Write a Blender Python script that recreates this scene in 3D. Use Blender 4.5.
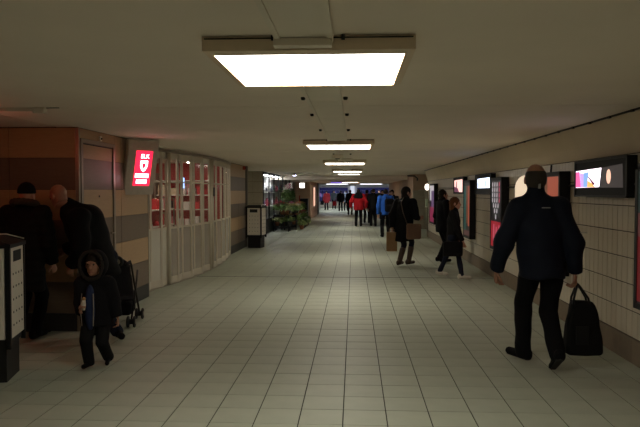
import bpy, math, random
import numpy as np
from mathutils import Vector, Matrix
random.seed(7); np.random.seed(7)
for o in list(bpy.data.objects): bpy.data.objects.remove(o)
SC = bpy.context.scene
COL = SC.collection
PI = math.pi

# ------------------------------------------------------------------ camera, world, exposure
cam_d = bpy.data.cameras.new('camera'); cam = bpy.data.objects.new('camera', cam_d); COL.objects.link(cam)
CAM_H, PITCH, YAW, FPX = 1.559, 1.951, 2.990, 650.0
cam.location = (0, 0, CAM_H)
cam.rotation_euler = (math.radians(90 - PITCH), 0, math.radians(YAW))
cam_d.sensor_width = 36; cam_d.lens = FPX / 640 * 36; cam_d.clip_end = 300; cam_d.clip_start = .05
SC.camera = cam
w = bpy.data.worlds.new('world'); SC.world = w; w.use_nodes = True
w.node_tree.nodes['Background'].inputs[0].default_value = (0, 0, 0, 1)
w.node_tree.nodes['Background'].inputs[1].default_value = 0
SC.view_settings.view_transform = 'Standard'; SC.view_settings.look = 'None'
SC.view_settings.gamma = 1; SC.view_settings.use_curve_mapping = False
SC.view_settings.exposure = 0.0
LAMP_STRENGTH = 11.8
LAMP_COLOR = (1.0, .93, .80)

# ------------------------------------------------------------------ materials
MATS = {}
def mat(name, color, rough=.6, var=.12, scale=20, bump=0., metal=0., spec=.5, color2=None, stretch=None, coat=0.):
    if name in MATS: return MATS[name]
    m = bpy.data.materials.new(name); m.use_nodes = True; nt = m.node_tree; N = nt.nodes; L = nt.links
    b = N['Principled BSDF']; b.inputs['Roughness'].default_value = rough; b.inputs['Metallic'].default_value = metal
    b.inputs['Specular IOR Level'].default_value = spec
    if coat: b.inputs['Coat Weight'].default_value = coat
    tc = N.new('ShaderNodeTexCoord'); mp = N.new('ShaderNodeMapping'); L.new(tc.outputs['Object'], mp.inputs[0])
    if stretch: mp.inputs['Scale'].default_value = stretch
    nz = N.new('ShaderNodeTexNoise'); nz.inputs['Scale'].default_value = scale; nz.inputs['Detail'].default_value = 4
    L.new(mp.outputs[0], nz.inputs['Vector'])
    mx = N.new('ShaderNodeMix'); mx.data_type = 'RGBA'
    c1 = color; c2 = color2 or tuple(max(0, c * (1 - 2 * var)) for c in color)
    c0 = color if color2 else tuple(min(1, c * (1 + var)) for c in color)
    mx.inputs[6].default_value = (*c0, 1); mx.inputs[7].default_value = (*c2, 1)
    L.new(nz.outputs['Fac'], mx.inputs[0]); L.new(mx.outputs[2], b.inputs['Base Color'])
    if bump:
        bp = N.new('ShaderNodeBump'); bp.inputs['Strength'].default_value = bump; bp.inputs['Distance'].default_value = .01
        L.new(nz.outputs['Fac'], bp.inputs['Height']); L.new(bp.outputs[0], b.inputs['Normal'])
    MATS[name] = m
    return m
def emit(name, color, strength):
    if name in MATS: return MATS[name]
    m = bpy.data.materials.new(name); m.use_nodes = True; nt = m.node_tree; N = nt.nodes
    b = N['Principled BSDF']; b.inputs['Base Color'].default_value = (*[c * .5 for c in color], 1)
    b.inputs['Emission Color'].default_value = (*color, 1); b.inputs['Emission Strength'].default_value = strength
    b.inputs['Roughness'].default_value = .4
    MATS[name] = m
    return m
def glass(name, tint=(1, 1, 1), refl=.08, haze=0.):
    if name in MATS: return MATS[name]
    m = bpy.data.materials.new(name); m.use_nodes = True; nt = m.node_tree; N = nt.nodes; L = nt.links
    N.remove(N['Principled BSDF']); out = N['Material Output']
    tr = N.new('ShaderNodeBsdfTransparent'); tr.inputs[0].default_value = (*tint, 1)
    gl = N.new('ShaderNodeBsdfGlossy'); gl.inputs['Roughness'].default_value = .08
    a = N.new('ShaderNodeMixShader'); a.inputs[0].default_value = refl
    L.new(tr.outputs[0], a.inputs[1]); L.new(gl.outputs[0], a.inputs[2])
    last = a
    if haze:
        df = N.new('ShaderNodeBsdfDiffuse'); df.inputs[0].default_value = (.6, .57, .5, 1)
        c = N.new('ShaderNodeMixShader'); c.inputs[0].default_value = haze
        L.new(a.outputs[0], c.inputs[1]); L.new(df.outputs[0], c.inputs[2]); last = c
    L.new(last.outputs[0], out.inputs[0])
    MATS[name] = m
    return m

M_FLOOR = mat('floor_tile_ceramic', (.43, .46, .365), rough=.48, var=.10, scale=3, spec=.28)
M_GROUT = mat('dark_grout', (.018, .015, .010), rough=.9, scale=40)
M_CEIL = mat('ceiling_paint', (.93, .82, .70), rough=.75, var=.05, scale=1.5)
M_CHAN = mat('channel_paint', (.88, .80, .68), rough=.6, var=.04, scale=3)
M_WTILE = mat('wall_tile_glaze', (.64, .56, .43), rough=.3, var=.06, scale=4)
M_WJOINT = mat('wall_joint', (.06, .045, .03), rough=.9)
M_SKIRT = mat('skirting_stone', (.22, .165, .11), rough=.6, scale=12)
M_COVE = mat('cove_plaster', (.75, .64, .48), rough=.8, var=.05, scale=2)
M_TAN = mat('tan_laminate', (.47, .31, .17), rough=.45, var=.1, scale=3, stretch=(3, 3, 40))
M_BRN = mat('grey_brown_laminate', (.18, .13, .092), rough=.45, var=.15, scale=3, stretch=(3, 3, 60))
M_DSK = mat('dark_skirting', (.03, .028, .025), rough=.5)
M_DARK = mat('dark_metal', (.014, .014, .014), rough=.5, spec=.3)
M_BLACK = mat('black_plastic', (.006, .006, .007), rough=.5, spec=.3)
M_ALU = mat('aluminium', (.66, .60, .49), rough=.4, metal=.1, var=.05, scale=8)
M_STEEL = mat('steel_frame', (.33, .29, .23), rough=.35, metal=.5, var=.05)
M_LPANEL = mat('white_infill_panel', (.66, .63, .54), rough=.5, var=.05, scale=3)
M_PINK = mat('pink_plaster', (.62, .42, .30), rough=.8, scale=2)
M_PALE = mat('pale_block', (.50, .44, .34), rough=.7, scale=4)
M_RED = mat('red_paint', (.55, .025, .03), rough=.5)
M_WHITE = mat('white_paint', (.75, .72, .65), rough=.5, var=.04)
M_BINW = mat('bin_panel_enamel', (.75, .70, .60), rough=.4, var=.05, scale=6)
M_GLASS = glass('clear_glass', (.93, .95, .95), .07)
M_PERSP = glass('scratched_perspex', (.95, .94, .92), .05, .03)
M_LAMP = emit('lamp_diffuser', LAMP_COLOR, LAMP_STRENGTH)
M_RUBBER = mat('rubber', (.015, .015, .015), rough=.8)
M_CHROME = mat('chrome', (.7, .7, .7), rough=.2, metal=1.)

# ------------------------------------------------------------------ mesh helpers
class MB:
    def __init__(s): s.v = []; s.f = []
    def quad(s, a, b, c, d):
        n = len(s.v); s.v += [a, b, c, d]; s.f.append((n, n + 1, n + 2, n + 3)); return s
    def box(s, x0, x1, y0, y1, z0, z1):
        n = len(s.v)
        s.v += [(x, y, z) for z in (z0, z1) for y in (y0, y1) for x in (x0, x1)]
        for f in ((0, 2, 3, 1), (4, 5, 7, 6), (0, 1, 5, 4), (2, 6, 7, 3), (0, 4, 6, 2), (1, 3, 7, 5)):
            s.f.append(tuple(n + i for i in f))
        return s
    def bevbox(s, x0, x1, y0, y1, z0, z1, b):
        """box with the four vertical corners and top edge chamfered"""
        pts = [(x0 + b, y0), (x1 - b, y0), (x1, y0 + b), (x1, y1 - b), (x1 - b, y1), (x0 + b, y1), (x0, y1 - b), (x0, y0 + b)]
        cx, cy = (x0 + x1) / 2, (y0 + y1) / 2
        kx = 1 - b / max(1e-6, (x1 - x0) / 2); ky = 1 - b / max(1e-6, (y1 - y0) / 2)
        ins = [(cx + (x - cx) * kx, cy + (y - cy) * ky) for x, y in pts]
        n = len(s.v)
        s.v += [(x, y, z0) for x, y in pts] + [(x, y, z1 - b) for x, y in pts] + [(x, y, z1) for x, y in ins]
        for r in (0, 8):
            for i in range(8): j = (i + 1) % 8; s.f.append((n + r + i, n + r + j, n + r + 8 + j, n + r + 8 + i))
        s.f.append(tuple(n + 16 + i for i in range(8))); s.f.append(tuple(n + 7 - i for i in range(8)))
        return s
    def obox(s, c, ax, ay, az, hx, hy, hz):
        c, ax, ay, az = Vector(c), Vector(ax), Vector(ay), Vector(az); n = len(s.v)
        s.v += [tuple(c + ax * hx * i + ay * hy * j + az * hz * k) for k in (-1, 1) for j in (-1, 1) for i in (-1, 1)]
        for f in ((0, 2, 3, 1), (4, 5, 7, 6), (0, 1, 5, 4), (2, 6, 7, 3), (0, 4, 6, 2), (1, 3, 7, 5)):
            s.f.append(tuple(n + i for i in f))
        return s
    def tube(s, pts, r, n=8, caps=True):
        pts = [Vector(p) for p in pts]; rs = r if isinstance(r, (list, tuple)) else [r] * len(pts)
        base = len(s.v); up = None
        for i, p in enumerate(pts):
            t = (pts[min(i + 1, len(pts) - 1)] - pts[max(i - 1, 0)]).normalized()
            if up is None: up = Vector((0, 0, 1)) if abs(t.z) < .9 else Vector((1, 0, 0))
            u = t.cross(up).normalized(); v = u.cross(t).normalized(); up = v
            for k in range(n):
                a = 2 * PI * k / n; s.v.append(tuple(p + (u * math.cos(a) + v * math.sin(a)) * rs[i]))
        for i in range(len(pts) - 1):
            for k in range(n):
                k2 = (k + 1) % n
                s.f.append((base + i * n + k, base + i * n + k2, base + (i + 1) * n + k2, base + (i + 1) * n + k))
        if caps:
            s.f.append(tuple(base + n - 1 - k for k in range(n))); e = base + (len(pts) - 1) * n
            s.f.append(tuple(e + k for k in range(n)))
        return s
    def lathe(s, prof, c=(0, 0, 0), n=16, axis='z'):
        base = len(s.v)
        for (r, h) in prof:
            for k in range(n):
                a = 2 * PI * k / n; x, y = r * math.cos(a), r * math.sin(a)
                p = (x, y, h) if axis == 'z' else ((h, x, y) if axis == 'x' else (x, h, y))
                s.v.append((c[0] + p[0], c[1] + p[1], c[2] + p[2]))
        for i in range(len(prof) - 1):
            for k in range(n):
                k2 = (k + 1) % n; s.f.append((base + i * n + k, base + i * n + k2, base + (i + 1) * n + k2, base + (i + 1) * n + k))
        s.f.append(tuple(base + n - 1 - k for k in range(n))); e = base + (len(prof) - 1) * n
        s.f.append(tuple(e + k for k in range(n)))
        return s
    def prism(s, poly, z0, z1):
        n = len(s.v); k = len(poly)
        s.v += [(x, y, z0) for x, y in poly] + [(x, y, z1) for x, y in poly]
        for i in range(k): j = (i + 1) % k; s.f.append((n + i, n + j, n + k + j, n + k + i))
        s.f.append(tuple(n + k + i for i in range(k))); s.f.append(tuple(n + k - 1 - i for i in range(k)))
        return s
    def mesh(s, name):
        m = bpy.data.meshes.new(name); m.from_pydata(s.v, [], s.f); m.update()
        return m
    def build(s, name, m, parent=None, smooth=False, label=None, loc=None):
        me = s.mesh(name); me.materials.append(m)
        if smooth:
            me.polygons.foreach_set('use_smooth', [True] * len(me.polygons))
        return link(name, me, parent, label, loc)
def link(name, data, parent=None, label=None, loc=None):
    o = bpy.data.objects.new(name, data); COL.objects.link(o)
    if parent is not None: o.parent = parent
    if loc is not None: o.location = loc
    if label: o['label'] = label
    return o
def tag(o, label, cat, group=None, kind=None):
    o['label'] = label
    if cat: o['category'] = cat
    if group: o['group'] = group
    if kind: o['kind'] = kind
    return o
def thing(name, label, cat, loc=(0, 0, 0), rz=0., group=None):
    o = link(name, None, None, None, loc); o.rotation_euler = (0, 0, rz)
    return tag(o, label, cat, group)
def struct(o, label=None):
    o['kind'] = 'structure'
    if label: o['label'] = label
    return o
def copy_tree(o, parent=None):
    c = o.copy(); COL.objects.link(c); c.parent = parent
    for ch in [x for x in o.children]: copy_tree(ch, c)
    return c
def text_mesh(body, size):
    cu = bpy.data.curves.new('text', 'FONT'); cu.body = body; cu.size = size; cu.align_x = 'CENTER'; cu.align_y = 'CENTER'; cu.extrude = .0008
    t = bpy.data.objects.new('text', cu); COL.objects.link(t); bpy.context.view_layer.update()
    me = bpy.data.meshes.new_from_object(t.evaluated_get(bpy.context.evaluated_depsgraph_get()))
    bpy.data.objects.remove(t)
    return me

# ------------------------------------------------------------------ signed-distance modelling for people, bags, soft things
def seg(P, a, b, ra, rb, flat=None, fs=1.):
    a = np.asarray(a, np.float32); b = np.asarray(b, np.float32)
    if flat is not None:
        fv = np.asarray(flat, np.float32); fv = fv / np.linalg.norm(fv)
        mid = (a + b) / 2
        P = P + ((P - mid) @ fv)[:, None] * fv[None] * (fs - 1)
        a = a + np.dot(a - mid, fv) * fv * (fs - 1); b = b + np.dot(b - mid, fv) * fv * (fs - 1)
    ba = b - a; t = np.clip(((P - a) @ ba) / max(1e-9, float(ba @ ba)), 0, 1)
    d = P - a - t[:, None] * ba
    return np.sqrt((d * d).sum(1)) - (ra + (rb - ra) * t)
def ell(P, c, r):
    r = np.asarray(r, np.float32); q = P - np.asarray(c, np.float32)
    k0 = np.sqrt(((q / r) ** 2).sum(1)); k1 = np.sqrt(((q / (r * r)) ** 2).sum(1)) + 1e-9
    return k0 * (k0 - 1) / k1
def rbox(P, c, h, r):
    q = np.abs(P - np.asarray(c, np.float32)) - (np.asarray(h, np.float32) - r)
    return np.sqrt((np.maximum(q, 0) ** 2).sum(1)) + np.minimum(q.max(1), 0) - r
def smin(a, b, k):
    h = np.clip(.5 + .5 * (b - a) / k, 0, 1)
    return b + (a - b) * h - k * h * (1 - h)
def smax(a, b, k): return -smin(-a, -b, k)
def nets(fn, lo, hi, res):
    lo = np.asarray(lo, np.float32); hi = np.asarray(hi, np.float32)
    n = np.ceil((hi - lo) / res).astype(int) + 2
    g = [lo[i] + res * np.arange(n[i], dtype=np.float32) for i in range(3)]
    P = np.stack(np.meshgrid(*g, indexing='ij'), -1).reshape(-1, 3)
    v = fn(P).reshape(n).astype(np.float32); s = v < 0
    v = np.where(v == 0, 1e-6, v)
    offs = [(i, j, k) for i in (0, 1) for j in (0, 1) for k in (0, 1)]
    def sh(A, o): return A[o[0]:o[0] + n[0] - 1, o[1]:o[1] + n[1] - 1, o[2]:o[2] + n[2] - 1]
    cnt = sum(sh(s, o).astype(np.int8) for o in offs); mixed = (cnt > 0) & (cnt < 8)
    cells = np.argwhere(mixed); idx = -np.ones(mixed.shape, np.int64); idx[mixed] = np.arange(len(cells))
    pos = np.zeros((len(cells), 3), np.float32); c = np.zeros(len(cells), np.float32)
    cv = {o: sh(v, o)[mixed] for o in offs}
    for a in offs:
        for ax in range(3):
            if a[ax] == 0:
                b = list(a); b[ax] = 1; b = tuple(b)
                va, vb = cv[a], cv[b]; cr = (va < 0) != (vb < 0)
                t = np.where(cr, va / np.where(cr, va - vb, 1), 0)
                p = np.zeros_like(pos); p[:] = a; p[:, ax] += t
                pos += p * cr[:, None]; c += cr
    V = lo + (cells + pos / np.maximum(c, 1)[:, None]) * res
    F = []
    for ax in range(3):
        o1, o2 = [i for i in range(3) if i != ax]
        sl0 = [slice(None)] * 3; sl1 = [slice(None)] * 3; sl0[ax] = slice(0, -1); sl1[ax] = slice(1, None)
        a, b = s[tuple(sl0)], s[tuple(sl1)]
        e = np.argwhere(a != b)
        if not len(e): continue
        ok = (e[:, o1] > 0) & (e[:, o2] > 0) & (e[:, o1] < n[o1] - 1) & (e[:, o2] < n[o2] - 1); e = e[ok]
        ins = a[tuple(e.T)]
        q = []
        for d1, d2 in ((-1, -1), (0, -1), (0, 0), (-1, 0)):
            cc = e.copy(); cc[:, o1] += d1; cc[:, o2] += d2; q.append(idx[tuple(cc.T)])
        q = np.stack(q, 1)
        flip = ins if ax != 1 else ~ins
        q = np.where(flip[:, None], q, q[:, ::-1])
        F.append(q[(q >= 0).all(1)])
    F = np.concatenate(F) if F else np.zeros((0, 4), np.int64)
    return V, F
def np_mesh(name, parts, m, smooth=True):
    V = []; F = []; n = 0
    for v, f in parts: V.append(v); F.append(f + n); n += len(v)
    V = np.concatenate(V); F = np.concatenate(F)
    me = bpy.data.meshes.new(name)
    me.vertices.add(len(V)); me.vertices.foreach_set('co', V.astype(np.float32).ravel())
    me.loops.add(len(F) * 4); me.loops.foreach_set('vertex_index', F.astype(np.int32).ravel())
    me.polygons.add(len(F)); me.polygons.foreach_set('loop_start', np.arange(0, len(F) * 4, 4, dtype=np.int32))
    if smooth: me.polygons.foreach_set('use_smooth', np.ones(len(F), bool))
    me.update(calc_edges=True); me.validate()
    me.materials.append(m)
    return me
def wrinkle(P, amp, fr=22., seed=0.):
    return amp * (np.sin(P[:, 2] * fr + 2.3 * np.sin(P[:, 0] * 9 + seed) + seed) * .6 + np.sin(P[:, 2] * fr * .55 + P[:, 1] * 13 + P[:, 0] * 11 + seed * 2) * .6)
#==STRUCTURE==
CEIL = 2.27; XL = -3.04; XR = 2.53
# ------------------------------------------------------------------ floor
floor = struct(MB().box(-9, 9, -8, 66, -.06, -.004).build('floor', M_GROUT), 'pale grey-green square floor tiles with dark joints')
TX0, TY0, TP = -.0727, 4.295, .30
def floor_rects(x, y):
    if -8 < y < 7.05 and -6.4 < x < XR: return True
    if 7.05 <= y < 46 and XL - .32 < x < XR: return True
    if 22.5 < y < 27.2 and XR <= x < 8: return True
    if 18.5 < y < 22.8 and -4.2 < x <= XL: return True
    if 46 <= y < 65 and -8.5 < x < 8.5: return True
    return False
cands = []
for i in range(-30, 30):
    for j in range(-42, 204):
        x, y = TX0 + TP * (i + .5), TY0 + TP * (j + .5)
        if floor_rects(x, y): cands.append((x, y))
def in_view(x, y, z=0.):
    c, s = math.cos(math.radians(YAW)), math.sin(math.radians(YAW)); d = -s * x + c * y
    if d < .5: return False
    px = 320 + FPX * (c * x + s * y) / d; py = 191.4 + FPX * (CAM_H - z) / d
    return -10 < px < 650 and py < 437
seen = sorted([c for c in cands if in_view(*c)], key=lambda c: c[0] ** 2 + c[1] ** 2)
single = set(seen[:300])
h = TP / 2 - .0036
tile_me = MB().bevbox(-h, h, -h, h, -.006, 0, .0015).mesh('tile'); tile_me.materials.append(M_FLOOR)
for (x, y) in seen[:300]:
    if x + h > XR:
        t = MB().box(x - h, XR, y - h, y + h, -.006, 0).build('tile', M_FLOOR, floor)
    else:
        t = link('tile', tile_me, floor, None, (x, y, random.uniform(-.0004, .0004)))
fm = MB()
for (x, y) in cands:
    if (x, y) in single: continue
    x0, x1 = x - h, x + h
    if x1 > XR and y < 22.4: x1 = XR
    n = len(fm.v); y0, y1 = y - h, y + h
    fm.v += [(x0, y0, -.006), (x1, y0, -.006), (x1, y1, -.006), (x0, y1, -.006), (x0, y0, 0), (x1, y0, 0), (x1, y1, 0), (x0, y1, 0)]
    for f in ((4, 5, 6, 7), (0, 1, 5, 4), (1, 2, 6, 5), (2, 3, 7, 6), (3, 0, 4, 7)): fm.f.append(tuple(n + k for k in f))
o = fm.build('tile_field', M_FLOOR, floor); o['kind'] = 'stuff'
MB().box(XL, XR, 11.74, 11.775, -.004, .0012).build('expansion_joint', mat('joint_rubber', (.05, .045, .03), rough=.7), floor)
MB().box(XL, XR, 21.9, 21.935, -.004, .0012).build('expansion_joint', MATS['joint_rubber'], floor)

# ------------------------------------------------------------------ ceiling
ceiling = struct(MB().box(-9, 9, -8, 66, 2.30, 2.45).build('ceiling', M_DARK), 'low cream painted ceiling in long panels')
def cpanel(x0, x1, y0, y1, z=CEIL):
    MB().box(x0, x1, y0 + .006, y1 - .006, z, z + .035).build('ceiling_panel', M_CEIL, ceiling)
ys = [-8, -.6, 5.45, 11.5, 17.6, 24.65]
for a, b in zip(ys[:-1], ys[1:]): cpanel(XL if a > 7 else XL - .25, 2.405, a, b)
cpanel(-6.6, XL - .262, -8, 7.05); cpanel(-4.3, XL - .006, 17.62, 24.65)
cpanel(2.41, 8.2, 22.5, 24.65); cpanel(2.41, 8.2, 24.66, 27.6)
cpanel(-4.3, 2.405, 24.68, 30.0)
MB().box(-4.3, 3.2, 30.0, 30.35, 2.10, 2.30).build('downstand_beam', M_CEIL, ceiling)
MB().box(-4.3, 3.2, 30.36, 46, 2.12, 2.16).build('ceiling_panel', M_CEIL, ceiling)
MB().box(-9, 9, 46, 46.3, 2.08, 2.30).build('downstand_beam', M_CEIL, ceiling)
cpanel(-9, 9, 46.3, 66)

# ------------------------------------------------------------------ right wall
wr = struct(MB().box(XR + .004, XR + .25, -8, 22.5, 0, 2.30).build('wall_right', M_WJOINT), 'cream tiled wall with tall narrow glazed tiles')
WT, WZ0, WZH = .12, .23, .239
cols = [(-7.9 + WT * i) for i in range(int(30.3 / WT))]
wt_me = MB().bevbox(-WT / 2 + .004, WT / 2 - .004, -WZH / 2 + .0045, WZH / 2 - .0045, -.006, 0, .002).mesh('tile'); wt_me.materials.append(M_WTILE)
big = 0; wf = MB()
R_WT = Matrix(((0, 0, -1), (1, 0, 0), (0, -1, 0)))   # local z -> -X, local x -> Y
tiles = sorted([(yc, k) for yc in cols for k in range(7)], key=lambda t: (t[0] < 5.5, t[0]))
for n_, (yc, k) in enumerate(tiles):
    zc = WZ0 + WZH * (k + .5)
    if n_ < 300:
        t = link('tile', wt_me, wr); t.matrix_local = Matrix.Translation((XR - random.uniform(0, .0015), yc + WT / 2, zc)) @ R_WT.to_4x4()
    else:
        a = WT / 2 - .004; b = WZH / 2 - .0045
        wf.box(XR, XR + .006, yc + WT / 2 - a, yc + WT / 2 + a, zc - b, zc + b)
o = wf.build('tile_field', M_WTILE, wr); o['kind'] = 'stuff'
y = -8.
while y < 22.4:
    y1 = min(y + 1.0, 22.49)
    MB().box(XR - .012, XR + .01, y + .003, y1 - .003, 0, .226).build('skirting_stone', M_SKIRT, wr); y = y1
cv = MB(); n = 0
prof = [(XR + .01, 1.903), (XR - .002, 1.91), (2.50, 2.03), (2.45, 2.16), (2.412, 2.255), (2.44, 2.27), (XR + .2, 2.27), (XR + .2, 1.903)]
cv.v += [(x, -8, z) for x, z in prof] + [(x, 22.5, z) for x, z in prof]
for i in range(8): j = (i + 1) % 8; cv.f.append((i, i + 8, j + 8, j))
cv.f.append(tuple(range(8))); cv.f.append(tuple(range(15, 7, -1)))
cv.build('cove', M_COVE, wr)
MB().box(2.404, 2.43, -8, 22.5, 2.252, 2.272).build('shadow_gap', M_DARK, wr)
for i in range(38):
    yy = 3.2 + .51 * i
    MB().box(2.392, 2.412, yy, yy + .05, 2.246, 2.268).build('clip', M_DARK, wr)
MB().tube([(XR - .02, 5.9, 1.625), (XR - .02, 22.2, 1.625)], .014, 6).build('conduit', M_DARK, wr)
MB().box(XR - .03, XR + .25, 22.45, 22.53, 0, 1.92).build('end_trim', M_STEEL, wr)
# side passage beyond the tiled wall
wp = struct(MB().box(2.45, 8.2, 27.2, 27.4, 1.62, 2.3).build('wall_passage', M_PINK), 'pinkish plaster wall of the side passage')
for i in range(12):
    for k in range(4):
        MB().box(2.45 + i * .48 + .004, 2.45 + (i + 1) * .48 - .004, 27.19, 27.4, .01 + k * .4, .40 + k * .4).build('block', M_PALE, wp)
struct(MB().box(8.2, 8.4, 22.5, 27.4, 0, 2.3).build('wall_passage_end', M_PALE))
wr2 = struct(MB().box(2.45, 2.7, 27.4, 46, 0, 2.3).build('wall_right_far', M_PINK), 'far pinkish wall on the right')
MB().tube([(2.2, 26.9, 2.2), (2.5, 27.05, 2.19), (2.62, 27.1, 2.1), (2.62, 27.12, 2.0)], .03, 8).build('pipe', M_DARK, wp, True)
# ------------------------------------------------------------------ left walls: laminate bands
BZ = [.20, .55, .89, 1.235, 1.58, 1.93, 2.262]
BM = [M_BRN, M_TAN, M_BRN, M_TAN, M_BRN, M_TAN]
def bands_x(parent, xf, y0, y1, th=.02):      # wall facing +X at x=xf
    for k in range(6): MB().box(xf - th, xf, y0 + .004, y1 - .004, BZ[k] + .0025, BZ[k + 1] - .0025).build('panel', BM[k], parent)
    MB().box(xf - th, xf + .006, y0, y1, 0, .2).build('skirting', M_DSK, parent)
def bands_y(parent, yf, x0, x1, th=.02):      # wall facing -Y
    for k in range(6): MB().box(x0 + .004, x1 - .004, yf, yf + th, BZ[k] + .0025, BZ[k + 1] - .0025).build('panel', BM[k], parent)
    MB().box(x0, x1, yf - .006, yf + th, 0, .2).build('skirting', M_DSK, parent)
wl = struct(MB().box(-6.6, XL - .02, 7.07, 7.22, 0, 2.30).build('wall_left_return', M_DARK), 'wall of tan and grey-brown laminate bands facing the camera')
for x0, x1 in ((-6.6, -5.4), (-5.4, -4.6), (-4.6, -3.83), (-3.83, -3.075)): bands_y(wl, 7.05, x0, x1)
wl2 = struct(MB().box(XL - .2, XL - .02, 7.22, 9.48, 0, 2.30).build('wall_left', M_DARK), 'banded laminate wall along the left side')
MB().box(XL - .035, XL + .004, 7.045, 7.085, 0, 2.262).build('corner_trim', M_STEEL, wl2)
bands_x(wl2, XL, 8.14, 8.36); bands_x(wl2, XL, 8.36, 9.45)
MB().box(XL - .02, XL, 7.09, 8.14, 2.155, 2.262).build('panel', M_TAN, wl2)
MB().box(XL - .16, XL + .004, 9.45, 9.48, 0, 2.262).build('end_trim', M_STEEL, wl2)
# door set flush in the band wall
dr = struct(MB().box(XL - .03, XL - .008, 7.16, 8.07, .02, 2.10).build('door_1', M_DARK), 'flush laminate door with steel frame')
for k in range(6):
    MB().box(XL - .010, XL - .004, 7.17, 8.06, max(.03, BZ[k]) + .001, min(2.09, BZ[k + 1]) - .001).build('door_panel', BM[k], dr)
MB().box(XL - .010, XL - .004, 7.17, 8.06, .03, .198).build('kick_plate', M_DSK, dr)
for y0, y1 in ((7.10, 7.155), (8.075, 8.13)): MB().box(XL - .03, XL + .01, y0, y1, 0, 2.15).build('door_frame', M_STEEL, dr)
MB().box(XL - .03, XL + .01, 7.155, 8.075, 2.105, 2.15).build('door_frame', M_STEEL, dr)
MB().tube([(XL - .005, 8.0, 1.04), (XL + .045, 8.0, 1.04), (XL + .045, 7.88, 1.04)], .010, 6).build('door_handle', M_STEEL, dr, True)
MB().lathe([(.012, 0), (.012, .006)], (XL, 7.62, 1.5), 10, 'x').build('peephole', M_DARK, dr)
wl3 = struct(MB().box(XL - .2, XL - .02, 15.9, 18.2, 0, 2.30).build('wall_left_beyond', M_DARK), 'banded laminate wall between the folding shutter and the bin')
bands_x(wl3, XL, 15.9, 17.0); bands_x(wl3, XL, 17.0, 18.12)
MB().box(XL - .2, XL + .03, 18.12, 18.30, 0, 2.27).build('pilaster', mat('dark_pilaster', (.10, .085, .065), rough=.6), wl3)
# recess with pale blocks before the flower shop
wb = struct(MB().box(-4.3, -3.22, 22.85, 23.0, 0, 2.30).build('wall_recess', M_WJOINT), 'pale block wall in the recess beside the flower shop window')
for k in range(6):
    for i in range(3): MB().box(-4.3 + i * .36 + .004, -4.3 + (i + 1) * .36 - .004, 22.82, 22.86, .38 * k + .004, .38 * k + .376).build('block', M_PALE, wb)
struct(MB().box(-4.5, -4.3, 18.2, 34, 0, 2.30).build('wall_recess_side', M_PALE))
struct(MB().box(-4.3, -3.0, 18.3, 18.32, 0, 2.30).build('wall_recess_back', M_PALE))
# far left wall
wf_ = struct(MB().box(-3.3, -2.45, 36.5, 44.5, 0, 2.2).build('wall_left_far', M_PINK), 'far pinkish pillar wall on the left')
MB().box(-2.46, -2.40, 43.6, 44.5, 0, 2.2).build('end_trim', mat('dull_green', (.16, .15, .11), rough=.6), wf_)
struct(MB().box(-4.4, -3.3, 33.9, 34.1, 0, 2.3).build('wall_shop_end', M_PALE))
struct(MB().box(-4.4, -3.1, 36.6, 36.8, 0, 2.3).build('wall_left_step', M_PALE))
# back end of the corridor behind the camera and alcove side
struct(MB().box(-6.8, 2.8, -8.2, -8, 0, 2.3).build('wall_behind', M_PALE))
struct(MB().box(-6.8, -6.6, -8, 7.2, 0, 2.3).build('wall_alcove', M_PALE))
# ------------------------------------------------------------------ far hall
fe = struct(MB().box(-9, 9, 64, 64.2, 0, 2.3).build('wall_far', mat('far_white', (.7, .7, .72), rough=.6)), 'bright white wall at the far end')
struct(MB().box(-9.2, -9, 46, 64.2, 0, 2.3).build('wall_far_left', MATS['far_white']))
struct(MB().box(9, 9.2, 46, 64.2, 0, 2.3).build('wall_far_right', MATS['far_white']))
struct(MB().box(-9, -2.45, 46.05, 46.25, 0, 2.3).build('wall_far_return_left', MATS['far_white']))
struct(MB().box(2.5, 9, 46.05, 46.25, 0, 2.3).build('wall_far_return_right', MATS['far_white']))
M_BLUE = emit('blue_light', (.012, .014, .11), .45); M_BLUE2 = emit('blue_light_pale', (.16, .14, .42), .5); M_FWH = emit('far_white_light', (.8, .85, 1.), .7)
M_VIOLET = emit('violet_light', (.28, .15, .9), 1.2)
def shopfront(x0, x1, label, seed):
    t = thing('shopfront', label, 'shopfront', ((x0 + x1) / 2, 63.9, 0)); hw = (x1 - x0) / 2
    r = random.Random(seed)
    MB().box(-hw, hw, -.06, .08, 1.62, 1.92).build('fascia', M_BLUE, t)
    MB().box(-hw, hw, -.03, .08, .55, 1.6).build('window_back', M_BLUE, t)
    MB().box(-hw, hw, -.05, .08, 0, .55).build('stall_riser', M_WHITE, t)
    n = int(2 * hw / .8)
    for i in range(n):
        xx = -hw + (i + .5) * 2 * hw / n
        MB().box(xx - .03, xx + .03, -.08, -.03, .55, 1.62).build('mullion', M_DARK, t)
        for _r in range(3):
            z0 = r.uniform(.7, 1.1)
            xo = xx + r.uniform(-.3, .2); MB().box(xo, xo + r.uniform(.1, .3), -.05 - .004 * _r, -.03, z0, z0 + r.uniform(.15, .5)).build('poster', r.choice([M_BLUE2, M_FWH, emit('far_red_light', (.45, .05, .1), .5), emit('far_lilac', (.4, .2, .5), .5)]), t)
    return t
shopfront(-4.6, -.6, 'blue lit shopfront behind the person in the red coat', 1)
shopfront(.3, 4.6, 'blue lit shopfront behind the crowd at the far end', 2)
t = thing('light_column', 'white glowing column between the two blue shopfronts', 'column', (-.15, 63.8, 0))
MB().box(-.2, .2, -.1, .1, .1, 2.1).build('shaft', M_FWH, t); MB().box(-.36, .36, -.14, .14, 0, .1).build('base', M_STEEL, t); MB().box(-.36, .36, -.14, .14, 2.1, 2.2).build('capital', M_STEEL, t)

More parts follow.
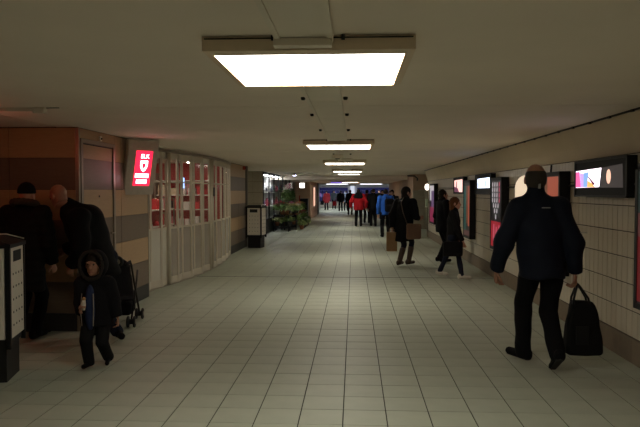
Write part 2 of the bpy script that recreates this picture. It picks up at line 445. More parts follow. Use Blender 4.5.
# ------------------------------------------------------------------ ceiling lamps
LX = -.21
def lamp(yn, label, wd=.885, z=2.19, top=None, mt=None):
    t = thing('ceiling_lamp', label, 'ceiling lamp', (LX, yn + wd / 2, z), 0, 'square ceiling light boxes along the corridor')
    a = wd / 2; o_ = a + .045; tp = (top or CEIL) - z - .004
    fr = MB()
    # four sloped sides of the casing, wider at the top, and a lid
    for sx, sy in ((1, 0), (-1, 0), (0, 1), (0, -1)):
        if sx:
            x0, x1 = sx * a, sx * o_
            fr.v += [(x0, -a, 0), (x0, a, 0), (x1, o_, .012), (x1, -o_, .012), (x1, -o_, tp), (x1, o_, tp)]
        else:
            y0, y1 = sy * a, sy * o_
            fr.v += [(-a, y0, 0), (a, y0, 0), (o_, y1, .012), (-o_, y1, .012), (-o_, y1, tp), (o_, y1, tp)]
        n = len(fr.v) - 6; fr.f += [(n, n + 1, n + 2, n + 3), (n + 3, n + 2, n + 5, n + 4)]
    n = len(fr.v); fr.v += [(-o_, -o_, tp), (o_, -o_, tp), (o_, o_, tp), (-o_, o_, tp)]; fr.f.append((n, n + 1, n + 2, n + 3))
    fr.build('casing', mat('lamp_casing', (.85, .70, .52), rough=.5, var=.04), t)
    MB().box(-a + .002, a - .002, -a + .002, a - .002, .003, .012).build('diffuser', mt or M_LAMP, t)
    MB().box(-o_ + .01, o_ - .01, -o_ - .003, -o_, tp - .012, tp - .006).build('seam', M_DARK, t)
    for sx in (-1, 1): MB().box(sx * .16 - .008, sx * .16 + .008, -o_ - .012, -o_, tp - .02, tp + .003).build('hinge', M_DARK, t)
    return t
lamp(3.02, 'nearest and largest square ceiling light box overhead')
lamp(8.92, 'second nearest square ceiling light box, beyond the largest one')
lamp(14.6, 'third square ceiling light box from the camera')
lamp(20.7, 'fourth square ceiling light box, just before the ceiling joint')
lamp(26.6, 'recessed ceiling light panel in front of the flower shop', z=2.262)  # extra lamp, set flush so it barely shows, lights plants and floor
lamp(36.0, 'small far ceiling light box above the crowd', z=2.05, top=2.12)
lamp(-3.0, 'square ceiling light box behind the camera', mt=emit('dim_diffuser', LAMP_COLOR, 5.))  # unseen lamp added to light figures from behind
for i in range(4):
    ordn = ('leftmost', 'second from left', 'third from left', 'rightmost')[i]
    t = thing('ceiling_lamp', f'bright white ceiling panel in the nearer row of the far hall, {ordn}', 'ceiling lamp', (-4.5 + 3 * i, 51, 2.2), 0, 'ceiling panels of the far hall')
    MB().box(-1.0, 1.0, -.5, .5, .012, .066).build('casing', M_WHITE, t); MB().box(-.96, .96, -.46, .46, 0, .012).build('diffuser', emit('far_diffuser', (.88, .92, 1.), 9), t)
    t2 = copy_tree(t); t2.location.y = 58; t2['label'] = f'bright white ceiling panel in the farther row of the far hall, {ordn}'
# duct along the ceiling between the lamps
dc = thing('ceiling_duct', 'shallow cream cable duct running along the ceiling between the lamps', 'duct', (-.225, 0, CEIL))
for y0, y1 in ((-1.95, 3.0), (4.0, 5.0), (5.0, 6.02), (6.02, 7.5), (7.5, 8.86), (9.9, 12.2), (12.2, 14.5), (15.6, 18.1), (18.1, 20.6)):
    MB().box(-.105, .105, y0 + .007, y1 - .007, -.026, -.001).build('duct_cover', M_CHAN, dc)
    for sx in (-1, 1): MB().box(sx * .118 - .013, sx * .118 + .013, y0 + .001, y1 - .001, -.034, -.001).build('duct_rail', M_CHAN, dc)
for yy in (4.93, 5.98, 7.48, 10.6, 12.3):
    for sx in (-1, 1): MB().lathe([(.012, -.022), (.018, -.012), (.018, 0)], (sx * .16 - .0, yy, 0), 8).build('bolt', M_DARK, dc)
MB().box(-.135, .125, 2.90, 2.966, -.062, -.030).build('end_bracket', M_CHAN, dc)
for i, yy in enumerate((12.0, 13.4)):
    t = thing('ceiling_box', ('small cream junction box under the duct before the third lamp', 'second small junction box under the duct near the third lamp')[i], 'junction box', (-.3 + .18 * i, yy, CEIL - .036))
    MB().bevbox(-.1, .1, -.1, .1, -.07, 0, .01).build('housing', M_CHAN, t); MB().lathe([(.03, -.085), (.05, -.07)], (0, 0, 0), 12).build('lens', M_DARK, t)
#==PEOPLE==
# ------------------------------------------------------------------ people
def V3(*a): return np.array(a, np.float32)
def ik(a, b, l1, l2, pole):
    a = np.asarray(a, float); b = np.asarray(b, float); d = b - a; L = np.linalg.norm(d)
    if L > (l1 + l2) * .999: l1, l2 = l1 * L / (l1 + l2) * 1.002, l2 * L / (l1 + l2) * 1.002
    u = d / L; x = (l1 * l1 - l2 * l2 + L * L) / (2 * L); hh = math.sqrt(max(0, l1 * l1 - x * x))
    p = np.asarray(pole, float); p = p - u * np.dot(p, u); n = np.linalg.norm(p)
    p = p / n if n > 1e-6 else np.array([0, 1, 0.])
    return V3(*(a + u * x + p * hh))
def hand_sdf(P, w, d, nrm, s, side, curl):
    """palm, four unequal two-jointed fingers and a thumb; w wrist, d pointing direction, nrm palm-side direction"""
    d = d / np.linalg.norm(d); nrm = nrm - d * np.dot(d, nrm); nrm = nrm / np.linalg.norm(nrm); sd = np.cross(d, nrm) * side
    pc = w + d * .045 * s
    r = seg(P, w + d * .01 * s, w + d * .085 * s, .030 * s, .040 * s, nrm, 2.2)
    for i, (off, ln) in enumerate(((-.030, .070), (-.010, .080), (.010, .076), (.029, .060))):
        k0 = w + d * .088 * s + sd * off * s
        c1 = math.radians(18 + 32 * curl); c2 = math.radians(40 + 75 * curl)
        k1 = k0 + (d * math.cos(c1) + nrm * math.sin(c1)) * ln * .55 * s
        k2 = k1 + (d * math.cos(c2) + nrm * math.sin(c2)) * ln * .5 * s
        f = np.minimum(seg(P, k0, k1, .0095 * s, .0088 * s), seg(P, k1, k2, .0088 * s, .0070 * s))
        r = smin(r, f, .004)
    t0 = w + d * .025 * s - sd * .028 * s; t1 = t0 + (d * .75 - sd * .6 + nrm * .35) * .045 * s; t2 = t1 + (d * .9 + nrm * (.35 + .3 * curl)) * .033 * s
    r = smin(r, np.minimum(seg(P, t0, t1, .014 * s, .011 * s), seg(P, t1, t2, .0105 * s, .0085 * s)), .008)
    return r
def person(label, loc, fwd, H, skin, res=.012, group=None, **K):
    """world-aligned joints relative to the point on the floor between the feet"""
    kid = K.get('kid', False); s = H / 1.75; bulk = K.get('bulk', 1.)
    f = V3(fwd[0], fwd[1], 0); f = f / np.linalg.norm(f); rt = V3(f[1], -f[0], 0); up = V3(0, 0, 1)
    def L(x, y, z): return rt * x + f * y + up * z
    g = lambda k, d: V3(*K[k]) if k in K else d
    pel = g('pelvis', L(0, 0, (.50 if not kid else .46) * H)); neck = g('neck', L(0, .02 * s, (.835 if not kid else .765) * H))
    chest = g('chest', (pel * .35 + neck * .65) + L(0, .01, 0)); hs = K.get('hs', s if not kid else s * 1.45)
    head = g('head', neck + L(0, .025 * s, .11 * hs + .03 * s)); hf = g('face', f); hf = hf / np.linalg.norm(hf)
    sw = K.get('sw', (.115 if not kid else .11) * H); hw = K.get('hw', .052 * H)
    shR = g('shR', neck + rt * sw - up * .045 * s); shL = g('shL', neck - rt * sw - up * .045 * s)
    wrR = g('wrR', L(sw + .06 * s, .06 * s, .475 * H)); wrL = g('wrL', L(-sw - .06 * s, .06 * s, .475 * H))
    ua, fa = (.19 * H, .155 * H) if not kid else (.165 * H, .14 * H)
    elR = ik(shR, wrR, ua, fa, -f * 1. + rt * .5); elL = ik(shL, wrL, ua, fa, -f * 1. - rt * .5)
    hpR = pel + rt * hw; hpL = pel - rt * hw
    anR = g('anR', L(.065 * H, 0, .048 * H)); anL = g('anL', L(-.065 * H, 0, .048 * H))
    tdR = g('tdR', f + rt * .15); tdL = g('tdL', f - rt * .15)
    tl, sl = (.245 * H, .25 * H) if not kid else (.22 * H, .22 * H)
    knR = ik(hpR, anR, tl, sl, f); knL = ik(hpL, anL, tl, sl, f)
    pts = np.stack([pel, neck, chest, head, shR, shL, wrR, wrL, elR, elL, anR, anL, knR, knL])
    # ---- head frame
    hx = np.cross(hf, up); hx = hx / np.linalg.norm(hx); hz = np.cross(hx, hf)
    HR = np.stack([hx, hf, hz])      # world -> head
    def hp(P): return (P - head) @ HR.T.astype(np.float32) / hs
    def headsdf(P):
        q = hp(P)
        d = ell(q, (0, -.012, .022), (.076, .096, .095))
        d = smin(d, ell(q, (0, .022, -.055), (.056, .068, .066)), .03)
        d = smin(d, seg(q, (0, .083, .005), (0, .106, -.028), .010, .015), .012)
        d = smin(d, seg(q, (-.022, .076, -.068), (.022, .076, -.068), .011, .011), .012)
        d = smin(d, ell(q, (0, .07, -.098), (.022, .02, .016)), .02)
        for sx in (-1, 1):
            d = smax(d, -(ell(q, (sx * .032, .098, .012), (.018, .018, .012))), .012)
            d = smin(d, ell(q, (sx * .080, -.008, -.012), (.010, .022, .034)), .008)
            d = smin(d, seg(q, (sx * .014, .086, .030), (sx * .048, .074, .031), .008, .007), .01)
        return d * hs
    def body(P):
        d = headsdf(P)
        d = smin(d, seg(P, neck - up * .03 * s, head - hf * .018 * hs - hz * .05 * hs, .062 * s, .052 * hs), .03 * s)
        d = smin(d, seg(P, pel, chest, .105 * s, .115 * s, f, 1.35), .06 * s)
        d = smin(d, seg(P, chest, neck - up * .06 * s, .115 * s, .07 * s, f, 1.35), .05 * s)
        d = smin(d, seg(P, shL, shR, .05 * s, .05 * s), .05 * s)
        for sh, el, wr in ((shR, elR, wrR), (shL, elL, wrL)):
            d = smin(d, np.minimum(seg(P, sh, el, .045 * s, .037 * s), seg(P, el, wr, .037 * s, .024 * s)), .03 * s)
        for hpp, kn, an in ((hpR, knR, anR), (hpL, knL, anL)):
            d = smin(d, np.minimum(seg(P, hpp, kn, .07 * s, .05 * s), seg(P, kn, an, .048 * s, .034 * s)), .03 * s)
        return d
    lo = pts.min(0) - .2; hi = pts.max(0) + .2
    parts = [nets(body, lo, hi, max(res, .012))]
    if res <= .014: # finer head grid replaces nothing, it is laid on the same surface
        parts = [nets(lambda P: smax(body(P), (P - (head - hz * .08 * hs)) @ hz.astype(np.float32), .001), lo, hi, max(res, .012)),
                 nets(lambda P: smax(body(P), -((P - (head - hz * .083 * hs)) @ hz.astype(np.float32)), .001), head - .17 * hs, head + .17 * hs, .005 * hs + .001)]
    for nm, wr, el, side in (('R', wrR, elR, 1), ('L', wrL, elL, -1)):
        d = g('hd' + nm, wr - el); d = d / np.linalg.norm(d); nr = g('hn' + nm, -rt * side * 1. + f * .3)
        c = wr + d * .08 * s
        parts.append(nets(lambda P: hand_sdf(P, wr, d, nr, s * (1.1 if kid else 1.), side, K.get('curl' + nm, .3)), c - .15 * s, c + .15 * s, .0045 if res <= .014 else .007))
    root = link('person', np_mesh('person', parts, skin), None, None, loc); tag(root, label, 'person', group)
    # ---- trousers
    def trousers(P):
        d = seg(P, hpL, hpR, .105 * s * bulk, .105 * s * bulk, f, 1.1)
        lr = K.get('legr', 1.)
        for hpp, kn, an in ((hpR, knR, anR), (hpL, knL, anL)):
            a = an + (kn - an) * .02
            leg = np.minimum(seg(P, hpp, kn, .092 * s * lr, .072 * s * lr), seg(P, kn, a, .072 * s * lr, .062 * s * lr))
            d = smin(d, leg, .02 * s)
        d = d + wrinkle(P, .004 * s, 30, 1.)
        return smax(d, K.get('trcut', .045 * s) - P[:, 2], .005)
    legpts = np.stack([pel, anR, anL, knR, knL, hpR, hpL])
    o = link('trousers', np_mesh('trousers', [nets(trousers, legpts.min(0) - .15, legpts.max(0) + .16, res)], K.get('trm', C_BLACK)), root)
    # ---- shoes, each a part
    for nm, an, td in (('R', anR, tdR), ('L', anL, tdL)):
        td = td / np.linalg.norm(td); lift = K.get('pitch' + nm, 0.)
        fl = .145 * H if not kid else .15 * H
        heel = an - td * .05 * s - up * .015 * s; toe = an + td * (fl - .09 * s) - up * (.012 * s + lift)
        bd = an + td * .06 * s - up * (.005 * s + lift * .5)
        n_ = np.cross(np.cross(td, up), toe - heel); n_ = n_ / np.linalg.norm(n_)
        base = heel - n_ * .030 * s
        if n_[2] < 0: n_ = -n_; base = heel - n_ * .030 * s
        def shoe(P):
            d = smin(seg(P, heel, toe, .040 * s, .034 * s), seg(P, heel + up * .03 * s, bd, .040 * s, .036 * s), .02 * s)
            if K.get('boot'): d = smin(d, seg(P, an, an + (knR - anR if nm == 'R' else knL - anL) * .72, .052 * s, .066 * s), .03 * s)
            return smax(d, -((P - base) @ n_.astype(np.float32)), .004)
        q = np.stack([heel, toe, an, an + (up * .36 * s if K.get('boot') else up * .04 * s)])
        sh = link('boot' if K.get('boot') else 'shoe', np_mesh('shoe', [nets(shoe, q.min(0) - .10 * s, q.max(0) + .10 * s, min(res, .010))], K.get('shm', C_BLACK)), root)
        def sole(P):
            d = seg(P, heel, toe, .043 * s, .037 * s)
            zz = (P - base) @ n_.astype(np.float32)
            return smax(np.maximum(d, zz - .008 * s), -(zz + .010 * s), .003)
        link('sole', np_mesh('sole', [nets(sole, np.minimum(heel, toe) - .07, np.maximum(heel, toe) + .07, min(res, .009))], K.get('som', C_SOLE)), sh)
    # ---- jacket / coat
    hem = K.get('hem', .43 * H); jb = K.get('jb', 1.); sb = K.get('sb', 1.)
    quilt = K.get('quilt', 0.); skirt = K.get('skirt', 1.0)
    hemc = g('hemc', V3(pel[0], pel[1], hem))
    def jacket(P):
        d = seg(P, hemc, chest, .150 * s * jb * skirt, .158 * s * jb, f, 1.28)
        d = smin(d, seg(P, chest, neck - up * .05 * s, .158 * s * jb, .10 * s * jb, f, 1.28), .05 * s)
        nb = neck - up * .055 * s
        for sh in (shR, shL): d = smin(d, seg(P, nb, sh - up * .012 * s, .085 * s, .076 * s * sb), .05 * s)
        for sh, el, wr in ((shR, elR, wrR), (shL, elL, wrL)):
            e2 = wr + (el - wr) * .10
            arm = smin(seg(P, sh, el, .076 * s * sb, .066 * s * sb), seg(P, el, e2, .066 * s * sb, .052 * s * sb), .02 * s)
            u_ = (wr - el) / np.linalg.norm(wr - el)
            arm = smax(arm, (P - (wr - u_ * .005)) @ u_.astype(np.float32), .006)
            d = smin(d, arm, .03 * s)
        # collar
        d = smin(d, seg(P, neck - up * .05 * s, neck + (head - neck) * K.get('collar', .35), .088 * s, .074 * s), .025 * s)
        d = d + wrinkle(P, K.get('wr', .006) * s, 24, 3.)
        if quilt: d = d - .010 * s * np.abs(np.sin(P[:, 2] * PI / quilt)) + .006 * s
        low = hem - P[:, 2] + .01 * np.sin(P[:, 0] * 20)
        # only the body is cut at the hem; sleeves may hang lower
        arms = np.minimum.reduce([seg(P, el, wr + (el - wr) * .06, .066 * s * sb, .052 * s * sb) for el, wr in ((elR, wrR), (elL, wrL))])
        dd = smax(d, low, .02 * s)
        return np.minimum(dd, smax(np.maximum(arms, np.minimum(d, arms)), d - .0, .004))
    jp = np.stack([hemc, neck, chest, shR, shL, wrR, wrL, elR, elL, head])
    jk = link(K.get('jname', 'jacket'), np_mesh('jacket', [nets(jacket, jp.min(0) - .27 * s, jp.max(0) + .2 * s, res)], K.get('jm', C_BLACK)), root)
    # ---- hair / hats
    hk = K.get('hair', 'short')
    def hsdf(P):
        q = hp(P); d = ell(q, (0, -.018, .028), (.086, .106, .104))
        if hk == 'bald': # ring of hair round the back and sides
            d = ell(q, (0, -.022, .005), (.084, .106, .105)); d = smax(d, q[:, 2] - .062, .01); d = smax(d, -.075 - q[:, 2], .01); d = smax(d, q[:, 1] - .02, .01); return d * hs
        if hk == 'short': d = smax(d, -.055 - q[:, 2] + np.maximum(0, q[:, 1]) * 1.2, .015)
        if hk in ('bob', 'long'):
            d = smin(d, seg(q, (0, -.045, .0), (0, -.05, -.10 if hk == 'bob' else -.25), .088, .075 if hk == 'bob' else .06, (0, 1, 0), 1.25), .03)
            d = d + .004 * np.sin(q[:, 0] * 160) * (q[:, 2] < .05)
        if hk == 'beanie':
            d = ell(q, (0, -.014, .035), (.092, .11, .112)); return smax(d, .012 - q[:, 2] - .004 * np.sin(q[:, 2] * 300), .012) * hs
        face = ell(q, (0, .095, -.035), (.068 if hk != 'bob' else .060, .085, .088))
        return smax(d, -face, .012) * hs
    if hk != 'none':
        link('hair' if hk != 'beanie' else 'beanie', np_mesh('hair', [nets(hsdf, head - (.20 if hk != 'long' else .40) * hs, head + .19 * hs, max(.006, res * .6))], K.get('hm', C_HAIR)), root)
    if K.get('eyes', True) and res <= .014:
        for sx in (-1, 1):
            pc = head + (hx * sx * .032 + hf * .078 + hz * .012) * hs
            e = MB().lathe([(.001, -.010 * hs), (.0075 * hs, -.006 * hs), (.0105 * hs, 0), (.0075 * hs, .006 * hs), (.001, .010 * hs)], (0, 0, 0), 10).build('eye', mat('eye_dark', (.02, .015, .012), rough=.15), root, True, None, tuple(pc))
        a, b = head + (hx * -.021 + hf * .086 - hz * .068) * hs, head + (hx * .021 + hf * .086 - hz * .068) * hs
        MB().tube([a, (a + b) / 2 + hf * .006 * hs, b], [.004 * hs, .007 * hs, .004 * hs], 6).build('lips', mat('lips', (.36, .13, .10), rough=.5), root, True)
    return root, dict(head=head, hp=hp, hs=hs, hx=hx, hf=hf, hz=hz, pel=pel, neck=neck, chest=chest, s=s, f=f, rt=rt, wrR=wrR, wrL=wrL, elR=elR, elL=elL, shR=shR, shL=shL)
def cloth(n, c, rough=.85, var=.15, scale=60, bump=.25): return mat(n, c, rough=rough, var=var, scale=scale, bump=bump, spec=.12)
C_BLACK = cloth('black_cloth', (.006, .006, .007)); C_SOLE = mat('dark_sole', (.02, .018, .016), rough=.8)
C_NAVY = cloth('navy_nylon', (.009, .012, .022), rough=.7, scale=12, bump=.3); C_COAL = cloth('charcoal_cloth', (.011, .0105, .011))
C_JEAN = cloth('dark_denim', (.012, .015, .029)); C_HAIR = cloth('dark_hair', (.018, .012, .009), rough=.6, scale=120)
C_GREYH = cloth('greying_hair', (.055, .045, .036), rough=.7, scale=120); C_REDH = cloth('auburn_hair', (.12, .045, .018), rough=.55, scale=120)
C_RED = cloth('red_cloth', (.36, .012, .018)); C_BLUE = cloth('blue_cloth', (.025, .11, .48)); C_GREYB = cloth('grey_blue_cloth', (.13, .16, .21))
C_BROWN = mat('brown_leather', (.13, .062, .03), rough=.5, scale=30, bump=.1); C_DKBROWN = mat('dark_leather', (.055, .030, .018), rough=.45, scale=30, bump=.1)
C_WSHOE = mat('pale_canvas', (.55, .50, .42), rough=.7); C_FUR = cloth('brown_fur', (.07, .05, .032), rough=1, scale=150, bump=1.)
S1 = mat('skin_fair', (.50, .27, .18), rough=.55, var=.06, scale=30); S2 = mat('skin_olive', (.36, .175, .105), rough=.55, var=.06, scale=30)

# 1 man with tote bag, walking away on the right
man, mi = person('person in navy padded jacket walking away with a black tote bag', (1.64, 5.80, 0), (0, 1), 1.80, S2, .012,
    pelvis=(.02, 0, .91), chest=(-.01, .01, 1.22), neck=(-.03, .02, 1.50), head=(-.04, .05, 1.67), hs=1.10, sw=.185, shL=(-.195, .0, 1.405), shR=(.155, .0, 1.42),
    wrL=(-.36, .10, .85), wrR=(.305, .02, .835), hdL=(.05, .25, -1), hdR=(.03, .05, -1), hnL=(1, .1, 0), hnR=(-1, .1, 0), curlR=1.0, curlL=.5,
    anL=(-.10, .16, .09), tdL=(-.55, .85, 0), anR=(.10, -.19, .15), tdR=(.05, 1, -.35), pitchR=.06,
    hem=.80, jb=1.24, sb=1.22, jm=C_NAVY, hair='bald', hm=C_GREYH, collar=.50, skirt=1.04, wr=.008, legr=1.08)
MB().obox((-.035, -.072, 1.605), (1, 0, 0), (0, 1, 0), (0, 0, 1), .010, .006, .022).build('collar_tab', mat('tab_grey', (.35, .35, .34)), man)
MB().obox((-.01, -.192, 1.42), (1, 0, 0), (0, 1, 0), (0, 0, 1), .035, .004, .004).build('back_logo', MATS['tab_grey'], man)
for sx, p in ((-1, (-.335, .0, 1.17)), (1, (.315, -.03, 1.20))):
    MB().tube([(p[0] - .06, p[1] - .04, p[2]), (p[0], p[1] - .075, p[2] + .004), (p[0] + .06, p[1] - .045, p[2])], .003, 5).build('sleeve_piping', MATS['tab_grey'], man)
# tote bag
tote = thing('tote_bag', 'large black tote bag hanging from the hand of the navy-jacketed person', 'bag', (1.985, 5.80, .125))
def tote_sdf(P):
    k = np.clip(P[:, 2] / .47, 0, 1); q = P.copy(); q[:, 0] = q[:, 0] / (1.02 - .42 * k * k) - .03; q[:, 1] = q[:, 1] / (1.05 - .5 * k)
    return rbox(q, (0, 0, .235), (.158, .085, .235), .04) * .6 + wrinkle(P, .004, 26, 2.)
link('bag_body', np_mesh('bag_body', [nets(tote_sdf, (-.24, -.16, -.05), (.24, .16, .55), .011)], mat('black_bag_nylon', (.005, .005, .005), rough=.8, scale=20, bump=.3, spec=.2)), tote)
for yy in (-.04, .04):
    MB().tube([(-.07, yy, .40), (-.062, yy * .9, .50), (-.03, yy * .3, .605), (-.02, yy * .2, .622), (-.008, yy * .3, .605), (.06, yy * .9, .50), (.085, yy, .40)], .010, 6).build('handle', M_BLACK, tote, True)
MB().box(-.055, .055, -.085, -.075, .10, .26).build('pocket', M_BLACK, tote)

# 2 small child walking towards the camera
boy, bi = person('small person in dark hooded coat and blue shirt walking towards the camera', (-2.27, 5.62, 0), (0.03, -1), 1.02, S2, .009, kid=True,
    pelvis=(.0, 0, .45), chest=(-.01, -.01, .62), neck=(-.015, -.01, .775), head=(-.02, -.03, .915), hs=.80, face=(.03, -1, -.06), sw=.115,
    wrR=(-.075, -.17, .515), wrL=(.195, -.03, .45), hdR=(.1, -.35, .75), hdL=(.05, -.1, -1), hnR=(.9, -.2, .1), curlR=.9, curlL=.5,
    anR=(-.055, -.06, .05), anL=(.06, .09, .07), pitchL=.02, tdR=(-.1, -1, 0), tdL=(.25, -1, -.1), hem=.37, jb=1.55, sb=1.5, hw=.06, legr=1.3,
    jm=cloth('dark_coat_child', (.009, .0085, .010)), trm=C_COAL, hair='short', hm=C_HAIR, collar=.15, skirt=1.1, som=C_SOLE, jname='coat')
def hood(P):
    c = np.array([-.02, -.03, .915], np.float32); q = (P - c)
    d = ell(q, (0, .03, .0), (.118, .115, .135)); d = np.maximum(d, -ell(q, (0, -.03, 0), (.103, .13, .122)))
    return smax(d, -(q[:, 1] + .055), .012)
link('hood', np_mesh('hood', [nets(hood, (-.18, -.16, .74), (.15, .14, 1.08), .008)], MATS['dark_coat_child']), boy)
def hoodtrim(P):
    q = P - np.array([-.02, -.085, .912], np.float32)
    r = np.sqrt((q[:, 0] / .94) ** 2 + (q[:, 2] / 1.12) ** 2) - .108
    return np.sqrt(r * r + q[:, 1] ** 2) - .016 - .004 * np.sin(P[:, 0] * 200) * np.sin(P[:, 2] * 210)
link('hood_trim', np_mesh('hood_trim', [nets(hoodtrim, (-.18, -.13, .76), (.14, -.04, 1.06), .008)], cloth('dark_trim', (.03, .024, .02), bump=1.)), boy)
def shirt(P):
    q = P - np.array([-.018, -.125, .56], np.float32); k = np.clip((.72 - P[:, 2]) / .32, 0, 1)
    d = ell(q, (0, .012, -.01), (.046, .054, .20)); return d
link('shirt', np_mesh('shirt', [nets(shirt, (-.12, -.2, .30), (.08, -.02, .80), .008)], cloth('blue_shirt', (.022, .032, .075))), boy)
for sx in (-1, 1): MB().tube([(-.018 + sx * .05, -.165, .68), (-.018 + sx * .058, -.18, .55), (-.018 + sx * .05, -.172, .40)], .004, 5).build('zip', M_STEEL, boy)
sn = thing('snack', 'pale wrapped snack held by the small person in the hooded coat', 'snack', (-2.32, 5.44, .585))
MB().tube([(0, 0, -.045), (.004, -.006, 0), (.012, -.014, .045)], [.016, .022, .014], 8).build('wrapper', mat('paper_wrap', (.62, .56, .46)), sn, True)
MB().lathe([(.013, 0), (.017, .012), (.008, .026)], (.013, -.015, .043), 8).build('bun', mat('bun_crust', (.45, .26, .10)), sn, True)

# 3 man bending forward, seen from behind
bend, ei = person('person in black jacket and jeans bending forward beside the stroller', (-2.64, 6.62, 0), (-.86, .35), 1.76, S2, .014,
    pelvis=(.02, 0, .86), chest=(-.16, .03, 1.20), neck=(-.33, .08, 1.385), head=(-.445, .02, 1.51), face=(-.8, .4, -.5), hs=1.0, sw=.19,
    shR=(-.16, .17, 1.32), shL=(-.14, -.17, 1.30), wrL=(-.25, -.10, .82), wrR=(-.5, .30, .92), hdL=(-.3, 0, -1),
    anL=(.17, .03, .085), anR=(-.12, .16, .085), tdL=(.4, -.6, 0), tdR=(-.3, .9, 0), hem=.70, jb=1.35, sb=1.35, jm=cloth('black_jacket_nylon', (.006, .006, .0065), rough=.8, scale=14),
    trm=C_JEAN, hair='none', collar=.3, quilt=.0, skirt=1.05, wr=.009)
# 4 person in long padded coat and beanie
wl4, li = person('person in black beanie and long padded coat facing the banded wall', (-3.42, 6.58, 0), (.05, 1), 1.64, S1, .014,
    hair='beanie', hm=cloth('black_knit', (.008, .008, .009), scale=200, bump=.6), quilt=.085, hem=.52, jb=1.32, sb=1.3, jm=cloth('black_padded', (.009, .008, .007), rough=.8, scale=10),
    wrL=(-.22, .14, .80), wrR=(.24, .12, .80), collar=.5, skirt=1.08, jname='coat', head=(.02, .03, 1.52))
def fur(P):
    q = P - np.array([.02, -.02, 1.43], np.float32)
    r = np.sqrt(q[:, 0] ** 2 + (q[:, 1] * 1.1) ** 2) - .115
    return np.sqrt(r * r + (q[:, 2] + .25 * q[:, 1]) ** 2) - .036 - .006 * np.sin(P[:, 0] * 130) * np.sin(P[:, 2] * 150 + P[:, 1] * 120)
link('fur_collar', np_mesh('fur_collar', [nets(fur, (-.2, -.22, 1.32), (.24, .16, 1.56), .01)], C_FUR), wl4)

# 5 woman with boots
wbt, wi = person('person in black knee-length coat and brown boots seen from behind', (1.04, 13.6, 0), (.62, .78), 1.66, S1, .014,
    hem=.52, jb=1.22, sb=1.12, jm=C_BLACK, trm=C_JEAN, hair='bob', hm=C_HAIR, boot=True, shm=C_DKBROWN, legr=.85, face=(.92, .35, -.05), skirt=1.25, jname='coat', hs=.98,
    wrR=(.30, .06, 1.0), hdR=(.9, .25, .15), wrL=(-.24, .06, .80), curlL=.9, anL=(-.10, -.06, .08), anR=(.11, .1, .08), neck=(.03, .02, 1.38), head=(.06, .06, 1.535))
sbag = thing('shoulder_bag', 'brown leather shoulder bag at the hip of the person in brown boots', 'bag', (1.22, 13.33, .58))
link('bag_body', np_mesh('bag_body', [nets(lambda P: rbox(P, (0, 0, .16), (.15, .055, .16), .04) + wrinkle(P, .003), (-.2, -.1, -.03), (.2, .1, .36), .012)], C_BROWN), sbag)
MB().bevbox(-.14, .14, -.068, -.052, .14, .31, .006).build('flap', C_BROWN, sbag)
MB().tube([(-.13, 0, .30), (-.22, -.01, .55), (-.26, .03, .76), (-.20, .12, .86)], .010, 6).build('strap', C_DKBROWN, sbag, True)
pbag = thing('paper_bag', 'brown paper shopping bag carried by the person in brown boots', 'bag', (.79, 13.62, .31))
pb = MB(); pb.prism([(-.11, -.06), (.11, -.06), (.11, .06), (-.11, .06)], 0, .40)
pb.build('bag_body', mat('kraft_paper', (.26, .145, .06), rough=.8), pbag)
for yy in (-.05, .05): MB().tube([(-.05, yy, .39), (-.045, yy * .7, .46), (0, 0, .50), (.045, yy * .7, .46), (.05, yy, .39)], .005, 5).build('handle', MATS['kraft_paper'], pbag)

# 6 girl with auburn hair walking
grl, gi = person('person in dark jacket, jeans and pale canvas shoes striding to the right', (1.76, 11.72, 0), (.97, -.24), 1.47, S1, .013,
    hair='bob', hm=C_REDH, hem=.60, jb=1.1, sb=1.05, jm=C_COAL, trm=C_JEAN, shm=C_WSHOE, som=mat('white_sole', (.7, .66, .58)), trcut=.085, legr=.82,
    anL=(.12, -.33, .075), anR=(-.19, .27, .085), pitchR=.02, wrR=(.15, -.18, .68), hdR=(.3, -.1, -.9), wrL=(.1, .22, .72), face=(.97, -.2, -.05), neck=(.02, 0, 1.20), head=(.05, 0, 1.345), hs=.9)
mb = thing('messenger_bag', 'black messenger bag across the hip of the person in pale shoes', 'bag', (1.73, 11.46, .42))
link('bag_body', np_mesh('bag_body', [nets(lambda P: rbox(P, (0, 0, .13), (.17, .05, .13), .035), (-.22, -.1, -.03), (.22, .1, .3), .012)], C_COAL), mb)
MB().bevbox(-.165, .165, -.062, -.05, .07, .255, .006).build('flap', C_BLACK, mb)
MB().tube([(.15, 0, .24), (.12, .01, .45), (.06, .06, .68), (.02, .16, .80)], .012, 6).build('strap', C_BLACK, mb, True)
# 7 dark haired woman by the wall
dk, _ = person('person dressed all in black looking up at the wall screens', (1.90, 14.25, 0), (.93, .35), 1.62, S1, .014,
    hair='long', hm=C_HAIR, hem=.68, jb=1.08, sb=1.05, face=(.95, .25, .15), wrR=(.22, -.02, .82), wrL=(.1, .25, .85), legr=.95)
# 8 blue jacket with backpack
bl, _ = person('person in bright blue jacket with a black backpack', (1.06, 21.8, 0), (-.1, 1), 1.66, S1, .018,
    hair='short', hem=.78, jb=1.22, sb=1.15, jm=C_BLUE, trm=C_BLACK)
bp = thing('backpack', 'black backpack worn over the bright blue jacket', 'backpack', (1.17, 21.57, .88))
link('pack_body', np_mesh('pack_body', [nets(lambda P: rbox(P, (0, 0, .22), (.15, .09, .22), .06), (-.2, -.14, -.03), (.2, .14, .48), .015)], C_BLACK), bp)
link('front_pocket', np_mesh('front_pocket', [nets(lambda P: rbox(P, (0, -.10, .13), (.11, .04, .11), .03), (-.16, -.17, -.01), (.16, -.03, .28), .012)], C_COAL), bp)
for sx in (-1, 1): MB().tube([(sx * .09, .08, .40), (sx * .10, .16, .50), (sx * .11, .32, .46)], .018, 6).build('strap', C_COAL, bp)
